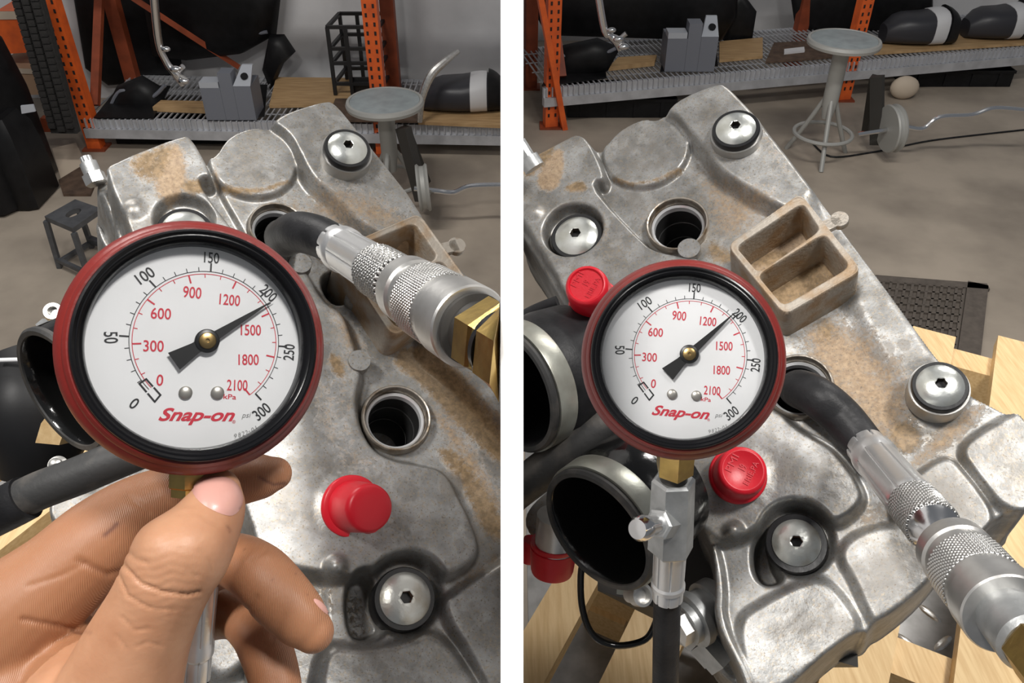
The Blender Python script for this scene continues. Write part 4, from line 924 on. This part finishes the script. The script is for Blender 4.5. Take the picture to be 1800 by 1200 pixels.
def knurl(a, b, r, parent, side, nz=14, nt=36, amp=.0006, name='knurled_ring', m='steel', pits=False):
    a, b = Vector(a), Vector(b); L = (b-a).length; rows = nz*6
    ph = nt / (2*math.pi*r)
    prof = [(-.0001, r*.93)] + [(L*i/rows, r) for i in range(rows+1)] + [(L+.0001, r*.93)]
    def rf(an, i, t_, q):
        if i in (0, len(prof)-1): return q
        u = nt*an/2; v = math.pi*t_*ph
        e = abs(math.sin(u + v)) ; f = abs(math.sin(u - v))
        k = min(e, f); return q - amp + amp * 2 * ((1 - k) if pits else k)
    o = obj(name, MB().lathe(a, b, prof, nt*8, rf=rf), 'knurl', parent, side=side, angle=0)
    g = []
    for i, (t_, q) in enumerate(prof):
        for j in range(nt*8):
            an = 2*math.pi*j/(nt*8); e = min(abs(math.sin(nt*an/2 + math.pi*t_*ph)), abs(math.sin(nt*an/2 - math.pi*t_*ph)))
            g.append(min(1.0, max(0.0, (e - .32)*3.0)) if pits else min(1.0, max(0.0, 1.25 - e*3.2)))
    at = o.data.attributes.new('groove', 'FLOAT', 'POINT'); at.data.foreach_set('value', g[:len(o.data.vertices)])
    return o
class Axis:
    def __init__(s, p0, p1): s.p0, s.p1 = p0, p1; s.a = W(*p0); s.b = W(*p1); s.d = (s.b-s.a).normalized()
    def t(s, px):                       # metres along the axis where it passes photo column px
        k = (px - s.p0[0]) / (s.p1[0] - s.p0[0]); i0, i1 = 1/s.p0[2], 1/s.p1[2]; dd = 1/(i0 + (i1-i0)*k)
        return (W(px, s.p0[1] + (s.p1[1]-s.p0[1])*k, dd) - s.a).length * (1 if k >= 0 else -1)
    def pt(s, px): return s.a + s.d * s.t(px)
    def r(s, px, rp): return rp * S(s.pt(px))
# ------------------------------------------------------------------ left test hose and coupler
X = Axis((592, 432, .410), (880, 607, .275))
th = thing('test_hose', X.pt(592), 'black test hose from upper spark plug hole to chrome coupler and brass nut', 'hose')
d0 = X.d
hp = [EL.pw(492, 420, -.03), EL.pw(494, 414, .0), W(500, 418, .452), W(522, 408, .432), W(556, 414, .420), X.pt(592), X.pt(612)]
obj('hose', MB().tube(hp, [.0095, .0095, .0100, .0104, .0102, .0098, .0095], 28, 10), 'rubber', th, side=-1)
crimp(X.pt(584), X.pt(663), X.r(600, 37), th, -1)
knurl(X.pt(663), X.pt(704), X.r(684, 47.5), th, -1, 10, 30, .0007, pits=True)
obj('nose', MB().lathe(X.pt(704), X.pt(720), [(0, X.r(704, 46)), (X.t(712)-X.t(704), X.r(704, 46)), (X.t(722)-X.t(704), X.r(716, 38))], 48), 'chrome', th, side=-1)
def coupler(X, s0, k0, k1, e0, rp0, rp1, parent, side):
    z = X.t(s0); q = lambda px: X.t(px) - z; r0 = X.r(s0 + 6, rp0); r1 = X.r(k0, rp1)
    b = obj('coupler_sleeve', MB().lathe(X.pt(s0), X.pt(e0), [(0, r0*.6), (0, r0*.92), (.0012, r0), (q(k0)*.55, r0*1.02), (q(k0)*.62, r0*.95), (q(k0)*.95, r0*.95), (q(k0), r1*.96), (q(k1), r1*.97),
        (q(k1) + (q(e0)-q(k1))*.30, r1*.97), (q(k1) + (q(e0)-q(k1))*.34, r1*1.05), (q(k1) + (q(e0)-q(k1))*.96, r1*1.05), (q(e0), r1*1.01), (q(e0), r1*.5)], 64), 'steel', parent, side=side, angle=25)
    knurl(X.pt(k0), X.pt(k1), r1*1.0, b, side, 12, 46, .0004)
    return b
coupler(X, 714, 748, 782, 828, 60, 66, th, -1)
z = X.t(826); r = X.r(828, 74)
obj('collar', MB().lathe(X.pt(822), X.pt(880), [(0, r*.80), (.004, r*.88), (.0055, r*.88), (.0065, r*.74), (.012, r*.70)], 48), 'iron_dark', th, side=-1)
r = X.r(850, 72)
b1 = X.pt(846)
obj('brass_nut', MB().lathe(b1, b1 + X.d, [(0, r*.84), (.001, r*.93), (.0025, r)] + [(.003 + i*.0006, r) for i in range(16)] + [(.014, r*.95), (.015, r*.86)], 6, up=(CU*.8+CX*.5)), 'brass', th, smooth=False, side=-1)
b2 = b1 + X.d*.0165
obj('brass_nut', MB().lathe(b2, b2 + X.d, [(-.002, r*.86), (0, r*.88), (.0012, r*.98)] + [(.0015 + i*.0006, r) for i in range(20)], 6, up=(CU*.8+CX*.5)), 'brass', th, smooth=False, side=-1)
obj('seal_band', MB().lathe(b1 + X.d*.0142, b2, [(0, r*.90), (.0023, r*.90)], 40), 'grommet', th, side=-1)
# hanging hose end below the hand held gauge
a, b = W(358, 985, .304), W(343, 1190, .322); t2 = thing('gauge_hose', b, 'crimped grey hose end hanging below the hand held gauge', 'hose')
crimp(a, b, 27*S(a), t2, -1, 'ferrule', 'ferrule', 8, True)
obj('hose', MB().tube([b, b + (b-a)*.4, b + (b-a)*.9], 25*S(a), 20), 'rubber', t2, side=-1)
obj('fitting', MB().lathe(W(362, 925, .300), W(357, 1000, .305), [(0, .0062), (.006, .0062), (.007, .0076), (.020, .0076)], 6), 'hex_steel', t2, smooth=False, side=-1)
# ------------------------------------------------------------------ right gauge fitting
t2 = thing('gauge_hose', W(1172, 1190, .41), 'steel hex fitting with bleed valve and black hose below right gauge', 'hose')
a, b = GR_.w(-.0015, -.037, -.013), W(1186, 835, .352)
obj('stem', MB().lathe(GR_.w(-.002, -.034, -.013), W(1186, 826, .352), [(0, .0080), ((W(1186,826,.352)-GR_.w(-.002,-.034,-.013)).length-.0006, .0080), ((W(1186,826,.352)-GR_.w(-.002,-.034,-.013)).length, .0074)], 6, up=CX), 'brass', gr_t, smooth=False, side=1)
obj('neck', MB().lathe(W(1186, 818, .353), W(1184, 852, .356), [(0, .0056), (.010, .0058)], 24), 'iron_dark', t2, side=1)
a, b = W(1184, 840, .356), W(1178, 968, .372); L = (b-a).length
hb = obj('valve_body', MB().lathe(a, b, [(0, .0080), (.0012, .0092), (L-.0015, .0099), (L, .0085)], 6, up=CF), 'hex_steel', t2, smooth=False, side=1)
a, b = W(1172, 918, .360), W(1120, 930, .340); L = (b-a).length
obj('valve_nut', MB().lathe(a, b, [(0, .0066), (.0078, .0066), (.0085, .0055)], 6), 'hex_steel', hb, smooth=False, side=1)
obj('valve_stem', MB().lathe(a, b, [(.008, .0040), (L-.006, .0040), (L-.0058, .0052), (L-.002, .0052), (L, .0040), (L+.0005, .001)], 28), 'chrome', hb, side=1)
a, b = W(1178, 964, .372), W(1173, 1050, .385); crimp(a, b, 27.5*S(a), t2, 1, flip=True)
a = W(1173, 1040, .385); b = W(1170, 1180, .41); obj('hose', MB().tube([a, b, b + (b-a)*.8], 24.5*S(a), 24), 'rubber', t2, side=1)
# ------------------------------------------------------------------ right test hose and coupler
X = Axis((1523, 785, .440), (1780, 1093, .278))
th = thing('test_hose', X.pt(1523), 'black test hose from lower spark plug hole to chrome coupler at lower right', 'hose')
hp = [ER.pw(1402, 690, -.03), ER.pw(1400, 684, .004), W(1408, 684, .470), W(1440, 700, .457), W(1480, 734, .452), X.pt(1523), X.pt(1540)]
obj('hose', MB().tube(hp, [.0095, .0097, .0108, .0110, .0108, .0100, .0098], 28, 10), 'rubber', th, side=1)
crimp(X.pt(1518), X.pt(1606), X.r(1535, 35), th, 1)
knurl(X.pt(1607), X.pt(1640), X.r(1622, 44), th, 1, 10, 30, .0007, pits=True)
z = X.t(1640); obj('nose', MB().lathe(X.pt(1640), X.pt(1700), [(0, X.r(1640, 43)), (.001, X.r(1640, 43.5)), (X.t(1653)-z, X.r(1648, 27)), (X.t(1654)-z, X.r(1650, 24)), (X.t(1685)-z, X.r(1660, 24))], 48), 'chrome', th, side=1)
coupler(X, 1672, 1700, 1730, 1770, 62, 66, th, 1)
r = X.r(1770, 66); b1 = X.pt(1764)
obj('collar', MB().lathe(b1, b1 + X.d, [(0, r*.80), (.019, r*.82), (.021, r*.7)], 48), 'hex_steel', th, side=1)
obj('brass_nut', MB().lathe(b1 + X.d*.021, b1 + X.d, [(0, r*.74), (.0015, r*.80), (.018, r*.80)], 6), 'brass', th, smooth=False, side=1)
# ================================================================== red caps
TXT = [('PMI', -.42, .30, .75, .30, 62), ('19', 0, .12, .22, .32, 62), ('ERIE,PA', .34, -.12, 1.05, .28, 62)]
red_cap(W(616, 889, .435), W(652, 893, .412), 54*.435/F_PX, 43*.415/F_PX, 'plain red plastic cap between spark plug hole and lower bolt, left engine', -1, tab=CX*.008 - CU*.009)
red_cap(W(1046, 536, .492), W(1030, 500, .462), 46*.492/F_PX, 39*.462/F_PX, 'red plastic cap at the upper left edge of the right gauge', 1, TXT, CU)
red_cap(W(1296, 836, .458), W(1306, 826, .442), 50*.458/F_PX, 43*.442/F_PX, 'red plastic cap with moulded letters at lower right of right gauge', 1, TXT, CU)
# lower left pipe with its cap
a, b = W(978, 925, .50), W(972, 1008, .515)
t2 = thing('coolant_pipe', a, 'short silver pipe end beside the open rubber boot', 'pipe')
obj('pipe_end', MB().lathe(W(980, 905, .5), W(974, 975, .51), [(0, .0120), (.02, .0120), (.021, .0126), (.024, .0126)], 40), 'steel', t2, side=1)
red_cap(W(974, 952, .508), W(970, 1006, .515), 41*.508/F_PX, 38*.51/F_PX, 'red plastic cap pushed over the silver pipe at lower left', 1)
red_cap(W(938, 950, .55), W(926, 985, .555), 18*.55/F_PX, 16*.55/F_PX, 'small red cap half hidden at the divider board', 1)
# ================================================================== rubber intake boots
def boot(po, pi, r, label, side, band=True, screw=None, m='rubber'):
    po, pi = Vector(po), Vector(pi); L = (pi-po).length; d = (pi-po).normalized(); t = thing('intake_boot', pi, label, 'intake boot')
    obj('tube', MB().lathe(po, pi, [(L*.9, r*.80), (.02, r*.84), (.006, r*.85), (.0015, r*.87), (0, r*.90), (.0002, r*.97), (.0015, r*1.0), (.004, r*.985), (.018, r*.99), (.021, r*1.03), (.03, r*1.04), (L, r*1.0)], 72, cap0=True, cap1=False), m, t, side=side, fix=False)
    obj('rim', MB().lathe(po, pi, [(.001, r*.885), (-.0004, r*.90), (-.0006, r*.97), (.0008, r*1.005), (.003, r*1.0)], 72, cap0=False, cap1=False), 'rubber_dusty', t, side=side, fix=False)
    if band:
        bb = obj('band_clamp', MB().lathe(po, pi, [(.0035, r*.97), (.0035, r*1.03), (.004, r*1.035), (.015, r*1.035), (.0155, r*1.03), (.0155, r*.97)], 72, cap0=False, cap1=False), 'band', t, side=side)
        if screw:
            a, b = Vector(screw[0]), Vector(screw[1])
            obj('clamp_screw', MB().lathe(a, b, [(0, .0045), (.006, .0045), (.0065, .006), (.012, .006), (.0122, .0045), (.008, .0042), (.008, .0003)], 28), 'steel', bb, side=side)
            obj('clamp_lug', MB().bar(a - (b-a)*.15, a + CU*.012, .012, .004), 'band', bb, smooth=False, side=side)
    return t
boot(W(1048, 934, .432), W(1150, 850, .462), .0345, 'open black rubber intake boot with metal band, lower left of right engine', 1, True, (W(1108, 1044, .45), W(1136, 1046, .437)), 'rubber_wet')
boot(W(898, 688, .47), W(1010, 640, .498), .036, 'black rubber intake boot with metal band at the divider board', 1, True)
boot(W(104, 688, .43), W(205, 640, .454), .0345, 'open black rubber intake boot left of the hand held gauge', -1, False, None, 'rubber_wet')
# coolant hoses
tag(obj('coolant_hose', MB().tube([W(860, 900, .50), W(930, 845, .485), W(1010, 785, .475), W(1075, 735, .475), W(1160, 690, .485)], 34*.48/F_PX, 28), 'rubber_dusty', side=1), 'black coolant hose running from divider board under the right gauge', 'hose')
t2 = thing('coolant_hose', W(120, 850, .40), 'dusty black coolant hose left of the hand', 'hose')
ho = obj('hose', MB().tube([W(-10, 905, .395), W(60, 866, .392), W(140, 835, .392), W(205, 808, .395), W(300, 770, .41)], 34*.393/F_PX, 28), 'rubber_dusty', t2, side=-1)
obj('sleeve', MB().tube([W(-20, 908, .395), W(20, 888, .393), W(46, 874, .3925)], 40*.393/F_PX, 28), 'rubber', t2, side=-1)
tag(obj('wire_loop', MB().tube([W(1030, 960, .56), W(1021, 1010, .56), W(1024, 1070, .56), W(1042, 1115, .56), W(1080, 1134, .56), W(1130, 1126, .56), W(1150, 1100, .56), W(1160, 1060, .56)], 6*.56/F_PX, 12), 'rubber_wet', side=1), 'thin black wire looping below the open intake boot', 'wire')
a, b = W(925, 545, .53), W(985, 520, .53)
tag(obj('cable_sheath', MB().tube([W(890, 575, .54), W(935, 548, .535), W(980, 530, .53)], 11*.53/F_PX, 16), 'rubber', side=1), 'dark cable end left of the upper red cap', 'cable')
# small bolts and brackets left of the hand held gauge
t2 = thing('bracket_bolt', W(96, 580, .50), 'pale socket head bolt on bracket above the left intake boot', 'bolt')
p = W(92, 546, .485); n = (EL.n*.7 - CF*.3).normalized(); r = 17*S(p)
obj('bolt_head', MB().lathe(p - n*.012, p, [(0, r*.75), (.006, r*.75), (.0062, r), (.0105, r), (.012, r*.9), (.012, r*.5), (.009, r*.42), (.009, .0002)], 32), 'washer', t2, side=-1)
obj('bracket', MB().prism([W(62, 570, .50), W(74, 560, .50), W(128, 556, .50), (W(132, 575, .50)), W(80, 590, .50)], tuple(-n*.008)), 'hex_steel', t2, smooth=False)
obj('spacer', MB().lathe(p - n*.030, p - n*.01, [(0, r*.8), (.01, r*.8), (.011, r*1.05), (.018, r*1.05)], 28), 'hex_steel', t2)
t2 = thing('flange_bolt', W(97, 830, .47), 'small pale flange bolt behind the dusty hose', 'bolt')
p = W(97, 815, .455); r = 17*S(p)
obj('bolt_head', MB().lathe(p - n*.008, p, [(0, r), (.003, r), (.0035, r*.62), (.009, r*.6), (.0095, r*.4), (.0098, .0002)], 32), 'washer', t2)
tag(obj('pale_wire', MB().tube([W(-5, 633, .55), W(40, 632, .55), W(80, 634, .55), W(120, 640, .55)], 4*.55/F_PX, 10), 'seat_white'), 'thin white wire beside the left intake boot', 'wire')
tag(obj('wood_wedge', MB().prism([W(62, 778, .50), W(72, 744, .50), (W(96, 712, .50)), W(112, 760, .50), W(104, 782, .50)], tuple(CF*.02)), 'pine', smooth=False), 'small wooden wedge below the left intake boot', 'wood')
tag(obj('splash_shield', MB().tube([W(20, 620, .58), W(50, 690, .58), W(62, 760, .58), (W(50, 840, .58))], [.02, .035, .035, .02], 20), 'black_plastic', side=-1), 'black plastic shield behind the left intake boot', 'shield')
# ================================================================== the hand
def chain(pts, k=1.0):
    P = [W(x, y, d) for x, y, d, r in pts]; Rr = [r*d/F_PX*k for x, y, d, r in pts]; return P, Rr
hm = MB()
def limb(pts, n=24, sub=8):
    P, Rr = chain(pts); hm.tube(P, Rr, n, sub); hm.sphere(P[0], Rr[0]*.995, 20, 14); hm.sphere(P[-1], Rr[-1]*.995, 20, 14)
THUMB = [(382, 864, .2730, 42), (378, 890, .2690, 53), (360, 925, .2640, 63), (330, 968, .2580, 77), (300, 1010, .2570, 79), (270, 1070, .2590, 81), (238, 1140, .2620, 92), (205, 1230, .2650, 110), (170, 1330, .268, 135)]
limb(THUMB)
INDEX = [(484, 832, .3080, 30), (464, 836, .3070, 39), (410, 846, .3050, 45), (330, 864, .3010, 52), (250, 896, .2950, 64), (180, 946, .2890, 76), (110, 1010, .2840, 84), (40, 1068, .280, 96), (-30, 1130, .278, 110)]
limb(INDEX)
MIDDLE = [(550, 1110, .2950, 38), (530, 1090, .2950, 49), (490, 1046, .2960, 55), (450, 1004, .3000, 53), (400, 985, .314, 48), (330, 1010, .334, 50), (240, 1060, .330, 58), (140, 1120, .315, 75), (40, 1180, .302, 90)]
limb(MIDDLE)
RING = [(486, 1205, .305, 44), (470, 1150, .310, 46), (446, 1105, .318, 44), (410, 1080, .332, 42), (350, 1085, .345, 46), (260, 1120, .338, 55), (150, 1180, .318, 75)]
limb(RING)
limb([(60, 1140, .292, 95), (110, 1190, .288, 105), (160, 1260, .274, 130), (160, 1340, .272, 150)])
limb([(20, 1080, .284, 100), (20, 1180, .284, 130), (40, 1320, .28, 160)])
limb([(170, 1330, .272, 150), (120, 1500, .27, 165), (60, 1680, .27, 160)])
V = np.array(hm.v); loc = np.array([V[:,0].mean(), V[:,1].mean(), V[:,2].min()])
me = bpy.data.meshes.new('hand_src'); me.from_pydata((V-loc).tolist(), [], hm.f)
bm = bmesh.new(); bm.from_mesh(me); bmesh.ops.recalc_face_normals(bm, faces=bm.faces); bm.to_mesh(me); bm.free()
src = bpy.data.objects.new('hand_src', me); COL.objects.link(src)
rm = src.modifiers.new('r', 'REMESH'); rm.mode = 'VOXEL'; rm.voxel_size = .00085
sm = src.modifiers.new('s', 'SMOOTH'); sm.factor = .5; sm.iterations = 14
hme = bpy.data.meshes.new_from_object(src.evaluated_get(bpy.context.evaluated_depsgraph_get())); bpy.data.objects.remove(src)
co = np.zeros(len(hme.vertices)*3); hme.vertices.foreach_get('co', co); co = co.reshape(-1, 3) + loc
no = np.zeros(len(hme.vertices)*3); hme.vertices.foreach_get('normal', no); no = no.reshape(-1, 3)
cw = np.array(CAM); v = co - cw; dz = v @ np.array(CF); PX = 900 + F_PX*(v @ np.array(CX))/dz; PY = 600 - F_PX*(v @ np.array(CU))/dz
def seg_d(poly):
    d = np.full(len(PX), 1e9)
    for (x0, y0), (x1, y1) in zip(poly[:-1], poly[1:]):
        ex, ey = x1-x0, y1-y0; k = np.clip(((PX-x0)*ex + (PY-y0)*ey)/(ex*ex+ey*ey), 0, 1); d = np.minimum(d, np.hypot(PX-x0-ex*k, PY-y0-ey*k))
    return d
# which finger does a vertex belong to: nearest chain
def chain_d(pts):
    P, Rr = chain(pts); P, Rr = spline(P, Rr, 5); P = np.array([p[:] for p in P]); Rr = np.array(Rr)
    return np.min(np.linalg.norm(co[:,None,:] - P[None], axis=2) - Rr[None], axis=1)
DT = chain_d(THUMB); DI = chain_d(INDEX); DM = chain_d(MIDDLE); DR = chain_d(RING)
thumb = DT < np.minimum(np.minimum(DI, DM), DR)
disp = np.zeros(len(PX))
def crease(poly, w, dep, sel): 
    global disp
    disp -= .5*dep*np.exp(-(seg_d(poly)/w)**2) * sel
T = thumb.astype(float); O = 1 - T
# thumb knuckle folds, nail wall, finger joint creases
for poly, w, dep in (([(218, 992), (246, 1024), (286, 1040), (330, 1046), (352, 1040)], 3.0, .0017), ([(208, 1008), (224, 1046), (262, 1068)], 2.5, .0010), ([(262, 1068), (310, 1072)], 2.5, .0006), ([(226, 968), (240, 982), (262, 990)], 4, .0008), ([(318, 905), (350, 902), (380, 922)], 5, .0004), ([(215, 1085), (236, 1108), (262, 1104)], 2.5, .0007), ([(240, 1136), (262, 1128), (284, 1136)], 2.5, .0006), ([(350, 968), (368, 986), (372, 1002)], 3, .0006), ([(205, 1118), (222, 1140)], 2.5, .0006), ([(330, 1002), (345, 1012)], 3, .0005)):
    crease(poly, w, dep, T)
# small irregular wrinkles of the thumb skin
disp += .00008*np.sin(PY*.42 + 2.2*np.sin(PX*.045) + 1.1*np.sin(PX*.13))*np.exp(-(np.hypot((PX-285)/75, (PY-1010)/70))**2)*T
disp += .0016*np.exp(-(np.hypot((PX-296)/70, (PY-960)/45))**2)*T          # knuckle bulge
disp += .0008*np.exp(-(np.hypot((PX-255)/34, (PY-935)/34))**2)*T
for poly, w, dep in (([(140, 985), (190, 1010), (235, 1000)], 6, .0014), ([(225, 872), (262, 900)], 5, .0007), ([(40, 1088), (100, 1100), (160, 1112)], 5, .0015), ([(50, 1030), (110, 1010), (150, 990)], 5, .0006), ([(455, 838), (480, 852), (500, 850)], 3, .0005), ([(440, 985), (470, 965)], 5, .0007), ([(478, 1120), (500, 1080)], 4, .0003), ([(430, 1080), (450, 1050)], 6, .0008), ([(60, 1150), (140, 1150)], 4, .0005)):
    crease(poly, w, dep, O)
co = co + no*disp[:, None]
hme.vertices.foreach_set('co', (co - loc).ravel())
gri_shade = np.zeros((len(PX), 4)); gri_shade[:,3] = 1
gri_shade[:,0] = np.clip(O*.85 + T*.15*np.exp(-(np.hypot((PX-300)/60, (PY-1000)/50))**2), 0, 1)  # fingers painted darker and browner, as shaded beside the lit thumb
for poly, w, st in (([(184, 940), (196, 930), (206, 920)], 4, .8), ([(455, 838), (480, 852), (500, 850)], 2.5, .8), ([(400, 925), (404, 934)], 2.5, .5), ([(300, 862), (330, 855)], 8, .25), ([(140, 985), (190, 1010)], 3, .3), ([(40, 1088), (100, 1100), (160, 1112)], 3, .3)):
    gri_shade[:,1] = np.maximum(gri_shade[:,1], st*np.exp(-(seg_d(poly)/w)**2))
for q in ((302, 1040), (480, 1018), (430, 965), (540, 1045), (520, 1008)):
    gri_shade[:,1] = np.maximum(gri_shade[:,1], .7*np.exp(-(np.hypot(PX-q[0], PY-q[1])/1.8)**2))
ca = hme.color_attributes.new('grime_shade', 'FLOAT_COLOR', 'POINT'); ca.data.foreach_set('color', gri_shade.ravel())
hme.update(); hme.name = 'hand'
hme.materials.clear()
hand = link_mesh('hand', hme, 'skin', None, loc, True, 0)
tag(hand, 'bare grease marked hand pinching the stem of the red gauge', 'hand')
# nails follow the finger surface
tree = BVHTree.FromPolygons([tuple(p) for p in co.tolist()], [tuple(p.vertices) for p in hme.polygons])
def nail(poly, lift, rings=7):
    P = chaikin(poly, 2); cx = sum(p[0] for p in P)/len(P); cy = sum(p[1] for p in P)/len(P); rr = []
    for k in range(rings + 1):
        f = 1 - k/rings if k < rings else .03; ring = []
        for x, y in P:
            q = (cx + (x-cx)*f, cy + (y-cy)*f); r = ray(*q).normalized(); h = tree.ray_cast(CAM, r)
            ring.append((h[0] + h[1]*lift*(1 - f**4*.9)) if h[0] else None)
        rr.append(ring)
    good = [v for r_ in rr for v in r_ if v is not None]
    rr = [[v if v is not None else good[0] for v in r_] for r_ in rr]
    low = [v + (v - CAM).normalized()*.0009 for v in rr[0]]
    return MB().rings([low] + rr)
obj('thumb_nail', nail([(334, 858), (340, 846), (372, 836), (404, 838), (424, 858), (429, 884), (412, 908), (388, 904), (350, 884)], .0011), 'nail_pink', hand)
obj('finger_nail', nail([(548, 1052), (560, 1052), (578, 1072), (580, 1084), (562, 1070)], .0006, 4), 'nail_pink', hand)
